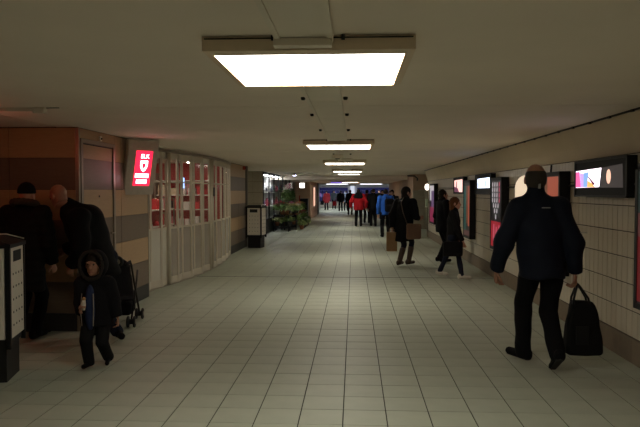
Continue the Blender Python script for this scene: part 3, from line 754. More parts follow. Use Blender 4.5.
# 9 red jacket
rd, ri = person('person in red jacket with black shoulders walking away', (.20, 28.5, 0), (.02, 1), 1.68, S1, .018,
    hair='short', hem=.74, jb=1.5, sb=1.35, jm=C_RED, wrL=(-.34, .05, .86), wrR=(.34, .05, .86))
def yoke(P):
    d = seg(P, (-.2, .02, 1.31), (.2, .02, 1.31), .115, .115); d = smin(d, seg(P, (0, 0, 1.2), (0, 0, 1.36), .20, .18, (0, 1, 0), 1.0), .05)
    return smax(d, 1.25 - P[:, 2], .01)
link('shoulder_yoke', np_mesh('shoulder_yoke', [nets(yoke, (-.4, -.25, 1.1), (.4, .25, 1.55), .018)], C_BLACK), rd)
# 10 and the crowd
def walker(label, x, y, H, jm, trm=C_BLACK, face=1, hair='short', **K):
    return person(label, (x, y, 0), (random.uniform(-.2, .2), face), H, S1, K.pop('res', .022), 'people in the far crowd', jm=jm, trm=trm, hair=hair, **K)[0]
walker('person in black jacket beside the red and black jacket', .86, 28.6, 1.70, C_BLACK, jb=1.2, sb=1.15, anL=(-.1, .12, .085), anR=(.08, -.12, .085))
walker('person in charcoal coat with face visible behind the blue jacket', 1.42, 24.4, 1.64, C_COAL, face=-1, jb=1.2)
walker('person in dark coat just beyond the black jacket beside the red one', .95, 33.5, 1.68, C_BLACK, jb=1.2)
walker('person with muted red sleeve between red jacket and black jacket', .62, 31.5, 1.66, cloth('dull_red', (.30, .03, .04)), jb=1.2)
walker('far dark figure between the blue jacket and the far right wall', 1.55, 36, 1.66, C_COAL, face=-1, jb=1.2)
walker('far figure in brown coat near the right wall', 1.9, 34, 1.63, cloth('brown_cloth', (.08, .05, .03)), face=-1, jb=1.2)
walker('far dark figure above the left shoulder of the red jacket', -.25, 42, 1.68, C_BLACK, face=1, jb=1.2)
walker('far figure in muted red behind the red jacket', .35, 44, 1.70, MATS['dull_red'], face=-1, jb=1.2)
walker('far figure in grey near the blue shopfront', 1.35, 46, 1.68, C_GREYB, face=-1, jb=1.2)
walker('far dark figure in front of the right blue shopfront', 2.0, 52, 1.68, C_BLACK, face=-1, jb=1.2)
walker('person in long red coat with a dark bag in the far hall', -2.25, 53.5, 1.62, MATS['dull_red'], face=-1, hair='long', jb=1.35, sb=1.2, hem=.62, skirt=1.3)
walker('far person in black beside a red bag', -1.02, 50.3, 1.66, C_BLACK, face=1, jb=1.3, sb=1.2)
walker('far person in grey-blue jacket and dark trousers', -.62, 51.4, 1.64, C_GREYB, face=1, jb=1.25, sb=1.15)
walker('far dark figure beyond the person in the red coat', -1.75, 57, 1.66, C_GREYB, face=-1, jb=1.2)
for lab, x, y, m in (('dark handbag of the person in the long red coat', -2.62, 53.45, C_BLACK), ('red carrier bag in the far hall', -1.48, 50.2, C_RED)):
    t = thing('handbag', lab, 'bag', (x, y, .45))
    link('bag_body', np_mesh('bag_body', [nets(lambda P: rbox(P, (0, 0, .16), (.15, .08, .16), .05), (-.22, -.14, -.05), (.22, .14, .38), .02)], m), t)
    MB().tube([(-.07, 0, .3), (-.05, 0, .40), (.05, 0, .40), (.07, 0, .3)], .012, 6).build('handle', m, t)
#==OBJECTS==
# ------------------------------------------------------------------ litter bins
HOLE = mat('bin_hole', (.02, .02, .02), rough=.8)
def bin_(label, loc, rz, group='black litter bins with pale perforated panels'):
    t = thing('litter_bin', label, 'bin', loc, rz, group)      # front faces local -Y
    w_ = .21; d_ = .21
    MB().box(-w_ + .03, w_ - .03, -d_ + .03, d_ - .03, 0, .30).build('plinth', M_DARK, t)
    body = MB().box(-w_ + .012, w_ - .012, -d_ + .012, d_ - .012, .30, 1.10).build('body', M_DARK, t)
    for sx in (-1, 1):
        for sy in (-1, 1): MB().bevbox(sx * w_ - .018, sx * w_ + .018, sy * d_ - .018, sy * d_ + .018, .28, 1.12, .006).build('corner_post', M_BLACK, t)
    for k in range(4):
        a = k * PI / 2; R = Matrix.Rotation(a, 4, 'Z')
        p = MB().box(-.18, .18, -.222, -.198, .36, 1.10).build('panel', M_BINW, t); p.matrix_local = R
        for r in range(5):
            for c in range(4):
                hx, hz = -.12 + .08 * c, .46 + .105 * r
                MB().lathe([(.0095, 0), (.0095, .003)], (hx, -.2245, hz), 8, 'y').build('hole', HOLE, p)
        if k in (0, 2): MB().box(-.11, .11, -.2245, -.22, .98, 1.07).build('slot', HOLE, p)
    MB().box(-.235, .235, -.235, .235, 1.10, 1.13).build('rim', M_BLACK, t)
    ld = MB(); ld.v += [(-.235, -.235, 1.13), (.235, -.235, 1.13), (.235, .235, 1.13), (-.235, .235, 1.13), (-.20, -.10, 1.18), (.20, -.10, 1.18), (.20, .21, 1.18), (-.20, .21, 1.18)]
    ld.f += [(0, 1, 5, 4), (1, 2, 6, 5), (2, 3, 7, 6), (3, 0, 4, 7), (4, 5, 6, 7)]
    l = ld.build('lid', M_BLACK, t)
    MB().tube([(.225, -.22, 1.145), (.19, -.09, 1.186), (.19, .2, 1.186)], .012, 6).build('lid_edge', M_CHROME, l)
    return t
bin_('far litter bin at the end of the banded wall beside the flowers', (-2.71, 17.92, 0), math.radians(-10))
bin_('near litter bin cut off by the left edge of the picture', (-3.04, 5.25, 0), math.radians(90 + 13))

# ------------------------------------------------------------------ folding shutter
ctrl = [(-3.20, 9.52), (-3.18, 10.2), (-3.05, 10.87), (-2.95, 11.5), (-2.88, 12.4), (-2.87, 13.5), (-2.93, 14.7), (-3.06, 15.86)]
dense = []
for i in range(len(ctrl) - 1):
    p0 = ctrl[max(i - 1, 0)]; p1 = ctrl[i]; p2 = ctrl[i + 1]; p3 = ctrl[min(i + 2, len(ctrl) - 1)]
    for k in range(20):
        t_ = k / 20
        dense.append(tuple(.5 * (2 * p1[c] + (p2[c] - p0[c]) * t_ + (2 * p0[c] - 5 * p1[c] + 4 * p2[c] - p3[c]) * t_ ** 2 + (3 * p1[c] - p0[c] - 3 * p2[c] + p3[c]) * t_ ** 3) for c in (0, 1)))
dense.append(ctrl[-1])
dl = [0]
for a, b in zip(dense[:-1], dense[1:]): dl.append(dl[-1] + math.dist(a, b))
def along(sv):
    sv = max(0, min(dl[-1] - 1e-6, sv)); i = max(k for k in range(len(dl)) if dl[k] <= sv); i = min(i, len(dense) - 2)
    t_ = (sv - dl[i]) / (dl[i + 1] - dl[i]); return Vector((dense[i][0] + t_ * (dense[i + 1][0] - dense[i][0]), dense[i][1] + t_ * (dense[i + 1][1] - dense[i][1]), 0))
NP = 22
sh = thing('folding_shutter', 'curved aluminium folding shutter with clear panes across the red shop', 'shutter', (0, 0, 0))
tr_ = [along(dl[-1] * i / 40) for i in range(41)]
hd = MB()
for a, b in zip(tr_[:-1], tr_[1:]):
    u = (b - a).normalized(); nn = Vector((u.y, -u.x, 0))
    hd.obox((a + b) / 2 + Vector((0, 0, 2.225)), u, nn, (0, 0, 1), (b - a).length / 2 + .004, .05, .02)
hd.build('head_track', M_STEEL, sh)
ft = MB()
for a, b in zip(tr_[:-1], tr_[1:]):
    u = (b - a).normalized(); nn = Vector((u.y, -u.x, 0))
    ft.obox((a + b) / 2 + Vector((0, 0, .004)), u, nn, (0, 0, 1), (b - a).length / 2 + .004, .045, .004)
ft.build('floor_track', M_STEEL, sh)
vs = []
for i in range(NP + 1):
    p = along(dl[-1] * i / NP); q = along(dl[-1] * i / NP + .02); u = (q - p).normalized() if (q - p).length > 1e-5 else Vector((0, 1, 0))
    vs.append(p + Vector((u.y, -u.x, 0)) * (.032 if i % 2 else -.032))
M_LOWP = glass('hazy_lower_pane', (.9, .87, .8), .05, .5)
for i in range(NP):
    a, b = vs[i], vs[i + 1]; u = (b - a).normalized(); nn = Vector((u.y, -u.x, 0)); Lh = (b - a).length / 2; c = (a + b) / 2
    fr = MB(); Z = Vector((0, 0, 1))
    sw_ = .016
    for e in (-1, 1): fr.obox(c + u * e * (Lh - sw_) + Z * 1.105, u, nn, Z, sw_ - .002, .016, 1.095)
    for z0, z1 in ((.012, .13), (.93, .965), (1.70, 1.725), (2.09, 2.20)): fr.obox(c + Z * (z0 + z1) / 2, u, nn, Z, Lh - 2 * sw_, .012, (z1 - z0) / 2)
    p = fr.build('shutter_panel', M_ALU, sh)
    pw = Lh - 2 * sw_
    for z0, z1 in ((.965, 1.70), (1.725, 2.09)): MB().obox(c + Z * (z0 + z1) / 2, u, nn, Z, pw, .003, (z1 - z0) / 2).build('pane', M_PERSP, p)
    MB().obox(c + Z * .53, u, nn, Z, pw, .004, .40).build('infill', M_LPANEL if i < 4 else M_LOWP, p)
for i in (4, 11, 12):
    p = vs[i] + Vector((.045, 0, 0)) * (1 if i % 2 == 0 else 0)
    MB().tube([p + Vector((0, 0, .01)), p + Vector((0, 0, 2.2))], .035, 12).build('post', M_ALU, sh, True)
MB().obox(vs[12] + Vector((.085, 0, 1.55)), (1, 0, 0), (0, 1, 0), (0, 0, 1), .012, .03, .09).build('lock', M_BLACK, sh)

# ------------------------------------------------------------------ red shop behind the shutter
M_SHOPF = mat('shop_floor', (.25, .2, .16), rough=.4)
struct(MB().box(-6.6, -6.4, 9.3, 16.2, 0, 2.3).build('wall_shop_back', M_RED), 'red back wall of the closed shop')
struct(MB().box(-6.4, XL - .22, 9.3, 9.46, 0, 2.3).build('wall_shop_near', M_RED))
struct(MB().box(-6.4, XL - .22, 16.0, 16.2, 0, 2.3).build('wall_shop_far', M_RED))
struct(MB().box(-6.4, -3.36, 9.46, 16.0, -.02, .004).build('floor_shop', M_SHOPF))
struct(MB().box(-6.4, -3.04, 9.46, 16.0, 2.255, 2.285).build('ceiling_shop', M_CEIL))
M_SHL = emit('shop_lamp', (1., .86, .72), 60)
GOODS = [mat('goods_white', (.75, .7, .65)), mat('goods_red', (.6, .03, .04)), mat('goods_pink', (.65, .25, .25)), mat('goods_cream', (.7, .58, .4)), mat('goods_dark', (.06, .03, .03)), mat('goods_green', (.06, .25, .12))]
lampspots = [(-3.75, 10.6), (-3.7, 12.0), (-3.65, 13.4), (-3.75, 14.8), (-4.8, 11.2), (-4.9, 13.0), (-4.8, 14.8)]
t0 = None
for i, (x, y) in enumerate(lampspots):
    if t0 is None:
        t0 = thing('downlight', 'small round downlight in the red shop, nearest by the shutter', 'downlight', (x, y, 2.255), 0, 'downlights of the red shop')
        MB().lathe([(.10, -.03), (.115, -.02), (.115, 0)], (0, 0, 0), 14).build('rim', M_WHITE, t0)
        MB().lathe([(.085, -.034), (.09, -.030)], (0, 0, 0), 14).build('bulb', M_SHL, t0)
    else:
        c = copy_tree(t0); c.location = (x, y, 2.255); c['label'] = 'small round downlight in the red shop, ' + ('nearest by the shutter', 'second by the shutter', 'third by the shutter', 'farthest by the shutter', 'nearest at the back', 'second at the back', 'farthest at the back')[i]
rg = random.Random(3); TN = ('lowest', 'second', 'third', 'top')
def shelf_unit(x, y0, y1, label, tiers, zt=1.85, short=''):
    t = thing('shelf_unit', label, 'shelf', (x, (y0 + y1) / 2, 0.004)); hy = (y1 - y0) / 2
    MB().box(-.20, -.17, -hy, hy, 0, zt).build('back', M_RED, t)
    for sy in (-1, 1):
        for xx in (-.155, .155): MB().box(xx - .015, xx + .015, sy * hy - .015, sy * hy + .015, 0, zt).build('upright', M_STEEL, t)
    for z in tiers: MB().box(-.168, .17, -hy + .016, hy - .016, z, z + .025).build('shelf_board', M_WHITE, t)
    for z in tiers:
        yy = y0 + .08
        while yy < y1 - .2:
            wd = rg.uniform(.07, .17); hh = rg.uniform(.12, .27); m_ = rg.choice(GOODS)
            if rg.random() < .85:
                lab = f'{m_.name[6:]} carton on {TN[tiers.index(z)]} shelf, {short}'
                if rg.random() < .5:
                    g_ = MB().bevbox(-.07, .07, -wd / 2, wd / 2, 0, hh, .008).build('carton', m_); cat = 'carton'
                else:
                    r_ = wd * .4; g_ = MB().lathe([(r_, 0), (r_, hh * .6), (r_ * .4, hh * .8), (r_ * .4, hh)], (0, 0, 0), 10).build('bottle', m_, None, True); cat = 'bottle'
                    lab = f'{m_.name[6:]} bottle on {TN[tiers.index(z)]} shelf, {short}'
                g_.location = (x + .05, yy + wd / 2, z + .029); tag(g_, lab, cat, 'goods in the red shop')
            yy += wd + rg.uniform(.02, .12)
shelf_unit(-6.18, 9.7, 11.7, 'red shelf unit at the near end of the closed shop', (.3, .75, 1.2, 1.6), short='near end of the red shop')
shelf_unit(-6.18, 11.9, 13.9, 'red shelf unit in the middle of the closed shop', (.3, .75, 1.2, 1.6), short='middle of the red shop')
shelf_unit(-6.18, 14.0, 15.8, 'red shelf unit at the far end of the closed shop', (.3, .75, 1.2, 1.6), short='far end of the red shop')
shelf_unit(-4.35, 10.3, 11.9, 'low red shelf unit close behind the folding shutter', (.35, .8, 1.15), 1.4, short='close behind the shutter')
shelf_unit(-4.25, 12.9, 14.6, 'low red shelf unit behind the far half of the folding shutter', (.35, .8, 1.15), 1.4, short='behind the far half of the shutter')
# shelves across the far wall of the shop, facing the camera
for i_, (x0, x1) in enumerate(((-6.3, -4.95), (-4.85, -3.5))):
    nm_ = ('back', 'shutter')[i_]
    t = thing('shelf_unit', f'wide shelf unit on the far red wall, on the {nm_} side', 'shelf', ((x0 + x1) / 2, 15.78, .004)); hx_ = (x1 - x0) / 2
    for sx in (-1, 1): MB().box(sx * hx_ - .02, sx * hx_ + .02, -.15, .15, 0, 2.0).build('upright', M_STEEL, t)
    for z in (.3, .7, 1.1, 1.45, 1.8): MB().box(-hx_ + .021, hx_ - .021, -.15, .17, z, z + .025).build('shelf_board', M_WHITE, t)
    for j_, z in enumerate((.3, .7, 1.1, 1.45)):
        xx = x0 + .06
        while xx < x1 - .24:
            wd = rg.uniform(.09, .2); hh = rg.uniform(.14, .27); m_ = rg.choice([GOODS[0], GOODS[0], GOODS[3], GOODS[2], GOODS[1], GOODS[4], GOODS[5]])
            g_ = MB().bevbox(-wd / 2, wd / 2, -.07, .07, 0, hh, .008).build('carton', m_); g_.location = (xx + wd / 2, 15.74, z + .029)
            tag(g_, f'{m_.name[6:]} carton on {TN[j_]} shelf of the far red wall, {nm_} side', 'carton', 'goods in the red shop')
            xx += wd + rg.uniform(.02, .12)
for y_, z_, m_, lab in ((11.35, 1.75, emit('green_light', (.1, .8, .35), 2.5), 'small green light glowing inside the red shop'), (14.7, 1.75, emit('blue_screen', (.25, .45, 1.), 3), 'small blue screen glowing inside the red shop')):
    t = thing('indicator_screen', lab, 'screen', (-3.9, y_, z_)); MB().box(-.03, 0, -.09, .09, -.14, .14).build('casing', M_BLACK, t); MB().box(0, .006, -.075, .075, -.12, .12).build('display', m_, t)
    MB().box(-.02, -.01, -.01, .01, .14, 2.235 - z_).build('hanger', M_STEEL, t)
# ------------------------------------------------------------------ lit red sign on the left wall
sg = thing('lit_sign', 'tilted red illuminated sign with white lettering and shield on a grey case', 'sign', (-2.955, 9.03, 1.90))
nv = Vector((.76, -.65, 0)).normalized(); nv = (nv * math.cos(.24) + Vector((0, 0, -1)) * math.sin(.24)).normalized()
ux = Vector((0, 0, 1)).cross(nv).normalized(); uz = nv.cross(ux).normalized()
SM = Matrix((ux, -nv, uz)).transposed().to_4x4()     # local x right, local -y towards viewer, z up
sg.matrix_world = Matrix.Translation((-2.87, 8.64, 1.885)) @ SM
M_SIGNG = mat('sign_case', (.55, .51, .43), rough=.5)
MB().bevbox(-.24, .22, -.04, .04, -.37, .37, .012).build('case', M_SIGNG, sg)
MB().box(-.155, .155, .04, .09, -.25, .25).build('back_box', M_DARK, sg)
pn = MB().box(-.115, .13, -.046, -.039, -.245, .23).build('lit_panel', emit('sign_red', (1., .015, .05), 2.2), sg)
M_SW = emit('sign_white', (1., .80, .88), 4.5)
def flat_text(body, size, loc, parent, m, sx=1.):
    me = text_mesh(body, size); me.materials.clear(); me.materials.append(m)
    o = link('lettering', me, parent, None, loc); o.rotation_euler = (PI / 2, 0, 0); o.scale = (sx, 1, 1); return o
flat_text('ELK', .08, (.02, -.0475, .155), pn, M_SW)
sd_ = MB()
ring_o = [(-.055, .07), (.055, .07), (.055, -.01), (.03, -.06), (0, -.085), (-.03, -.06), (-.055, -.01)]
cz = .03
def flat_poly(pts, x0, z0, y, nm, m, parent, k=1.):
    b = MB(); n = len(pts); b.v += [(x0 + x * k, y, z0 + z * k) for x, z in pts] + [(x0 + x * k, y + .001, z0 + z * k) for x, z in pts]
    b.f.append(tuple(range(n))); b.f.append(tuple(range(2 * n - 1, n - 1, -1)))
    for i in range(n): j = (i + 1) % n; b.f.append((i, i + n, j + n, j))
    return b.build(nm, m, parent)
flat_poly(ring_o, .015, cz, -.0478, 'shield', M_SW, pn)
flat_poly(ring_o, .015, cz, -.0486, 'shield_core', emit('sign_red', (1., .015, .05), 2.2), pn, .45)
for row, (z0, z1, x0, x1, n) in enumerate(((-.135, -.08, -.10, .105, 8), (-.215, -.16, -.075, .085, 6))):
    wd = (x1 - x0) / n
    for i in range(n): flat_poly([(0, 0), (wd * .86, 0), (wd * .86, z1 - z0), (0, z1 - z0)], x0 + i * wd, z0, -.0478, 'lettering', M_SW, pn)
MB().tube([(0, .08, .1), (0, .22, .15)], .03, 8).build('bracket', M_DARK, sg)

# ------------------------------------------------------------------ wall screens
M_SCR = mat('screen_black', (.004, .004, .005), rough=.5, spec=.12)
def wall_screen(y0, y1, label, z0=1.50, z1=1.885):
    t = thing('wall_screen', label, 'screen', (XR, (y0 + y1) / 2, (z0 + z1) / 2), 0, 'black wall screens along the tiled wall'); hy = (y1 - y0) / 2; hz = (z1 - z0) / 2
    MB().box(-.085, -.004, -hy, hy, -hz, hz).build('casing', M_BLACK, t)
    for a in ((-hy, hy, hz - .02, hz), (-hy, hy, -hz, -hz + .02), (-hy, -hy + .03, -hz, hz), (hy - .03, hy, -hz, hz)):
        MB().box(-.097, -.085, a[0], a[1], a[2], a[3]).build('bezel', M_DARK, t)
    MB().box(-.087, -.085, -hy + .03, hy - .03, -hz + .02, hz - .02).build('screen', M_SCR, t)
    return t
def patch(t, nm, pts, m, lvl=0):     # flat screen picture piece; pts in (y,z), facing -X
    b = MB(); n = len(pts); x = -.0885 - .0008 * lvl
    b.v += [(x, y, z) for y, z in pts] + [(x + .0006, y, z) for y, z in pts]
    b.f.append(tuple(range(n))); b.f.append(tuple(range(2 * n - 1, n - 1, -1)))
    for i in range(n): j = (i + 1) % n; b.f.append((i, i + n, j + n, j))
    return b.build(nm, m, t)
s1 = wall_screen(5.95, 7.34, 'large wall screen showing a colourful picture and a small oval')
E_ = lambda n, c, k: emit(n, c, k)
# picture: seen with +Y to the left
patch(s1, 'picture', [(.66, -.06), (.66, .085), (-.07, .10), (-.02, -.09), (.66, -.095)], E_('scr_white', (1., .85, .95), 2.6))
patch(s1, 'picture', [(.66, -.09), (.66, .075), (.55, .08), (.50, -.09)], E_('scr_magenta', (.85, .12, .35), 1.2), 1)
patch(s1, 'picture', [(.50, -.09), (.54, .07), (.42, .05), (.42, -.09)], E_('scr_lilac', (.55, .35, .95), 1.3), 1)
patch(s1, 'picture', [(.42, -.09), (.43, .06), (.27, .07), (.30, -.02), (.31, -.09)], E_('scr_cyan', (.25, .45, .85), 1.1), 1)
patch(s1, 'picture', [(.31, -.09), (.30, -.02), (.18, -.05), (.08, -.09)], E_('scr_orange', (.95, .45, .12), 1.3), 2)
patch(s1, 'picture', [(.30, .02), (.27, .02), (.08, -.06), (.14, -.07)], E_('scr_dark', (.25, .05, .12), .5), 3)
patch(s1, 'picture', [(-.09, .10), (-.05, -.095), (-.60, -.10), (-.58, .12)], E_('scr_greybrown', (.05, .04, .04), .6), 1)
patch(s1, 'picture', [(-.26 + .055 * math.cos(a), .01 + .07 * math.sin(a)) for a in [k * PI / 8 for k in range(16)]], E_('scr_skin', (1., .62, .45), 1.1), 2)
s2 = wall_screen(11.75, 13.25, 'second wall screen showing bright pale-blue departure text')
patch(s2, 'picture', [(.52, -.07), (.52, .11), (-.62, .12), (-.62, -.07)], E_('scr_bluewhite', (.7, .8, 1.), 2.4))
for k in range(5): patch(s2, 'picture', [(.45 - .22 * k, -.05), (.45 - .22 * k, .03 + .05 * (k % 2)), (.36 - .22 * k, .03 + .05 * (k % 2)), (.36 - .22 * k, -.05)], E_('scr_bluegrey', (.25, .3, .5), .9), 1)
s3 = wall_screen(14.65, 16.1, 'third wall screen showing a pink picture above the person in pale shoes')
patch(s3, 'picture', [(.62, -.15), (.62, .13), (-.55, .14), (-.55, -.15)], E_('scr_pink', (1., .62, .55), 1.3))
patch(s3, 'picture', [(.62, -.15), (.62, -.02), (.1, -.06), (-.1, -.15)], E_('scr_dark', (.25, .05, .12), .5), 1)
patch(s3, 'picture', [(.4, -.1), (.3, .1), (.2, .1), (.22, -.1)], E_('scr_dark', (.25, .05, .12), .5), 2)
# ------------------------------------------------------------------ poster cases
def poster_case(y0, y1, label, z0=.56, z1=1.795):
    t = thing('poster_case', label, 'poster', (XR, (y0 + y1) / 2, (z0 + z1) / 2), 0, 'black poster cases on the tiled wall'); hy = (y1 - y0) / 2; hz = (z1 - z0) / 2
    MB().box(-.115, -.004, -hy, hy, -hz, hz).build('casing', M_BLACK, t)
    for a in ((-hy, hy, hz - .05, hz), (-hy, hy, -hz, -hz + .05), (-hy, -hy + .05, -hz, hz), (hy - .05, hy, -hz, hz)):
        MB().box(-.128, -.115, a[0], a[1], a[2], a[3]).build('frame', M_DARK, t)
    MB().box(-.120, -.115, -hy + .05, hy - .05, -hz + .05, hz - .05).build('poster', E_('poster_black', (.012, .01, .012), .3), t)
    return t
def ppatch(t, pts, m, lvl=0, nm='print'):
    b = MB(); n = len(pts); x = -.1212 - .0007 * lvl
    b.v += [(x, y, z) for y, z in pts] + [(x + .0005, y, z) for y, z in pts]
    b.f.append(tuple(range(n))); b.f.append(tuple(range(2 * n - 1, n - 1, -1)))
    for i in range(n): j = (i + 1) % n; b.f.append((i, i + n, j + n, j))
    return b.build(nm, m, t)
def rect(t, y0, y1, z0, z1, m, lvl=0): return ppatch(t, [(y1, z0), (y1, z1), (y0, z1), (y0, z0)], m, lvl)
P_RED = E_('print_red', (.5, .012, .03), .45); P_WH = E_('print_white', (.8, .74, .78), .5); P_ORG = E_('print_orange', (.42, .14, .05), .15)
P_TEAL = E_('print_teal', (.03, .22, .19), .15); P_PINKR = E_('print_pinkred', (.85, .15, .25), .4); P_PURP = E_('print_purple', (.30, .16, .40), .25)
pA = poster_case(4.80, 5.70, 'red poster case cut off by the right edge of the picture')
rect(pA, -.42, .42, -.55, .0, E_('print_dimred', (.30, .01, .02), .2)); rect(pA, -.42, .42, 0, .2, E_('print_dullpink', (.25, .08, .08), .2)); rect(pA, -.42, .42, .2, .55, E_('print_darkgreen', (.02, .04, .035), .4))
pB = poster_case(7.75, 8.65, 'poster case with orange picture right of the navy-jacketed person')
rect(pB, -.40, .40, .0, .56, P_ORG); rect(pB, -.40, .05, .25, .56, E_('print_rust', (.5, .10, .05), .5), 1); rect(pB, -.40, .40, -.56, 0, E_('print_brown', (.12, .05, .03), .4))
pC = poster_case(10.75, 11.62, 'black poster case with rows of white figures over a red block')
rect(pC, -.38, .38, -.565, -.13, P_RED, 1)
for k in range(3): rect(pC, -.30 + .2 * k, -.20 + .2 * k, -.50, -.18 - .04 * (k % 2), P_PINKR, 2)
rows_ = [(.50, 4), (.41, 4), (.32, 4), (.23, 4), (.14, 3), (.05, 2), (-.05, 1)]
for z, n in rows_:
    for i in range(n):
        y = (i - (n - 1) / 2) * .17; red = (z > .2 and i < 1)
        ppatch(pC, [(y + .05, z - .02), (y + .03, z + .03), (y, z + .045), (y - .035, z + .02), (y - .03, z - .03), (y + .01, z - .045)], P_PINKR if red else P_WH, 2, 'figure')
pD = poster_case(13.65, 14.45, 'poster case with orange and teal stripes behind the person in pale shoes')
rect(pD, .05, .35, -.45, .5, P_TEAL); rect(pD, -.15, .05, -.3, .5, P_ORG); rect(pD, -.35, -.15, -.35, .5, E_('print_rust', (.5, .10, .05), .5)); rect(pD, -.35, .35, -.56, -.45, E_('print_dullpink', (.25, .08, .08), .2))
pE = poster_case(19.7, 20.9, 'far purple and white poster case near the end of the tiled wall')
rect(pE, -.5, .5, .1, .56, P_WH); rect(pE, -.5, .1, -.1, .4, P_PURP, 1); rect(pE, -.5, .5, -.56, -.1, E_('print_wine', (.30, .02, .08), .5))
ln = thing('wall_lamp', 'round white glowing wall lamp at the end of the tiled wall', 'lamp', (XR - .002, 21.6, 1.70))
MB().lathe([(.05, 0), (.05, -.06)], (0, 0, 0), 12, 'x').build('mount', M_STEEL, ln)
MB().lathe([(.02, -.20), (.09, -.17), (.115, -.12), (.09, -.07), (.02, -.058)], (0, 0, 0), 14, 'x').build('globe', emit('globe_glow', (1., .88, .75), 2.2), ln, True)
ar = thing('arched_sign', 'pale arched illuminated sign left of the navy-jacketed person', 'sign', (XR, 9.58, 1.42))
b = MB(); pts = [(-.62, 0), (-.62, .18)] + [(-.62 * math.cos(a), .18 + .20 * math.sin(a)) for a in [k * PI / 12 for k in range(1, 12)]] + [(.62, .18), (.62, 0)]
def plate(pts, x0, x1):
    b = MB(); n = len(pts); b.v += [(x0, y, z) for y, z in pts] + [(x1, y, z) for y, z in pts]
    b.f.append(tuple(range(n))); b.f.append(tuple(range(2 * n - 1, n - 1, -1)))
    for i in range(n): j = (i + 1) % n; b.f.append((i, j, j + n, i + n))
    return b
plate(pts, -.05, -.004).build('case', M_STEEL, ar); plate([(y * .93, .02 + z * .93) for y, z in pts], -.054, -.05).build('face', emit('arch_face', (1., .78, .55), .75), ar)
MB().tube([(XR - .03, 8.42, 1.80), (XR - .03, 8.40, 1.90)], .012, 6).build('stub_pipe', M_DARK, wr)
t = thing('wall_dispenser', 'small pale green dispenser on the end of the tiled wall', 'dispenser', (XR - .032, 22.2, 1.05))
MB().bevbox(-.08, 0, -.08, .08, 0, .26, .015).build('housing', mat('pale_green', (.45, .55, .38)), t); MB().box(-.07, -.01, -.06, .06, -.03, 0).build('nozzle', M_WHITE, t)
# ------------------------------------------------------------------ stroller
st = thing('stroller', 'dark folding stroller behind the small person in the hooded coat', 'stroller', (-2.74, 7.46, 0), math.radians(8))
T = lambda pts, r=.011, nm='tube', m=M_DARK, par=None: MB().tube(pts, r, 8).build(nm, m, par or st, True)
for sx in (-1, 1):
    x = sx * .17
    T([(x, .28, .08), (x, -.02, .48), (x * .95, -.13, .70), (x * .9, -.17, .76), (x * .8, -.20, .74)], .012, 'frame_tube')
    T([(x, -.22, .08), (x, .12, .50), (x * .9, .26, .60)], .011, 'frame_tube')
    T([(x * .86, -.185, .745), (x * .62, -.235, .715)], .020, 'grip', M_RUBBER)
    for y in (-.22, .28):
        wh = MB().lathe([(.03, -.048), (.062, -.046), (.068, -.036), (.062, -.026), (.03, -.024), (.03, .024), (.062, .026), (.068, .036), (.062, .046), (.03, .048)], (x, y, .07), 18, 'x').build('wheel', M_RUBBER, st, True)
        MB().lathe([(.028, -.052), (.028, .052)], (x, y, .07), 12, 'x').build('hub', M_STEEL, wh)
MB().lathe([(.058, -.02), (.066, -.012), (.066, .012), (.058, .02)], (.02, -.20, .755), 20, 'y').build('handle_disc', M_RUBBER, st)
MB().lathe([(.032, -.026), (.036, .02)], (.02, -.20, .755), 16, 'y').build('disc_centre', M_STEEL, st)
T([(-.16, -.13, .70), (.16, -.13, .70)], .010, 'cross_bar')
M_STF = cloth('stroller_fabric', (.03, .03, .034))
link('seat_sling', np_mesh('seat', [nets(lambda P: smin(seg(P, (0, -.10, .66), (0, .03, .30), .15, .16, (0, .94, .34), 4.5), seg(P, (0, .03, .30), (0, .24, .33), .16, .15, (0, .1, 1), 4.5), .03) + wrinkle(P, .003, 40), (-.2, -.25, .2), (.2, .42, .8), .014)], M_STF), st)
link('basket', np_mesh('basket', [nets(lambda P: rbox(P, (0, .02, .20), (.15, .16, .08), .04), (-.2, -.2, .08), (.2, .24, .32), .014)], C_BLACK), st)
# ------------------------------------------------------------------ small fittings
al = thing('alarm_sounder', 'small red alarm sounder high on the banded wall above the bin', 'alarm', (XL, 17.72, 2.20))
MB().bevbox(.002, .07, -.06, .06, -.05, .05, .012).build('housing', mat('alarm_red', (.35, .03, .02)), al); MB().lathe([(.03, 0), (.02, .02)], (.07, 0, 0), 10, 'x').build('grille', M_DARK, al)
cm = thing('wall_sensor', 'small cream sensor above the flush door', 'sensor', (XL, 7.62, 2.185))
MB().bevbox(.012, .035, -.03, .03, -.03, .03, .006).build('housing', M_CHAN, cm); MB().lathe([(.012, 0), (.008, .012)], (.035, 0, 0), 10, 'x').build('lens', M_BLACK, cm)
el = thing('ceiling_fitting', 'small ceiling fitting with red glowing side at upper left', 'fitting', (-2.66, 5.42, CEIL))
MB().bevbox(-.055, .045, -.04, .04, -.05, -.001, .01).build('housing', M_CHAN, el)
MB().box(-.75, -.055, -.012, .012, -.03, -.001).build('raceway', M_CHAN, el)
MB().box(-.46, -.42, -.02, .02, -.145, -.001).build('lamp_holder', M_CHAN, el)  # carries the added red tube
MB().tube([(-.44, .0, -.13), (-1.1, .0, -.13)], .016, 10).build('red_tube', emit('red_tube_glow', (1., .12, .06), 14.), el)  # added tube outside the view, only there to cast the red glow
MB().box(.05, .16, -.004, .004, -.006, -.001).build('cable', M_DARK, el)
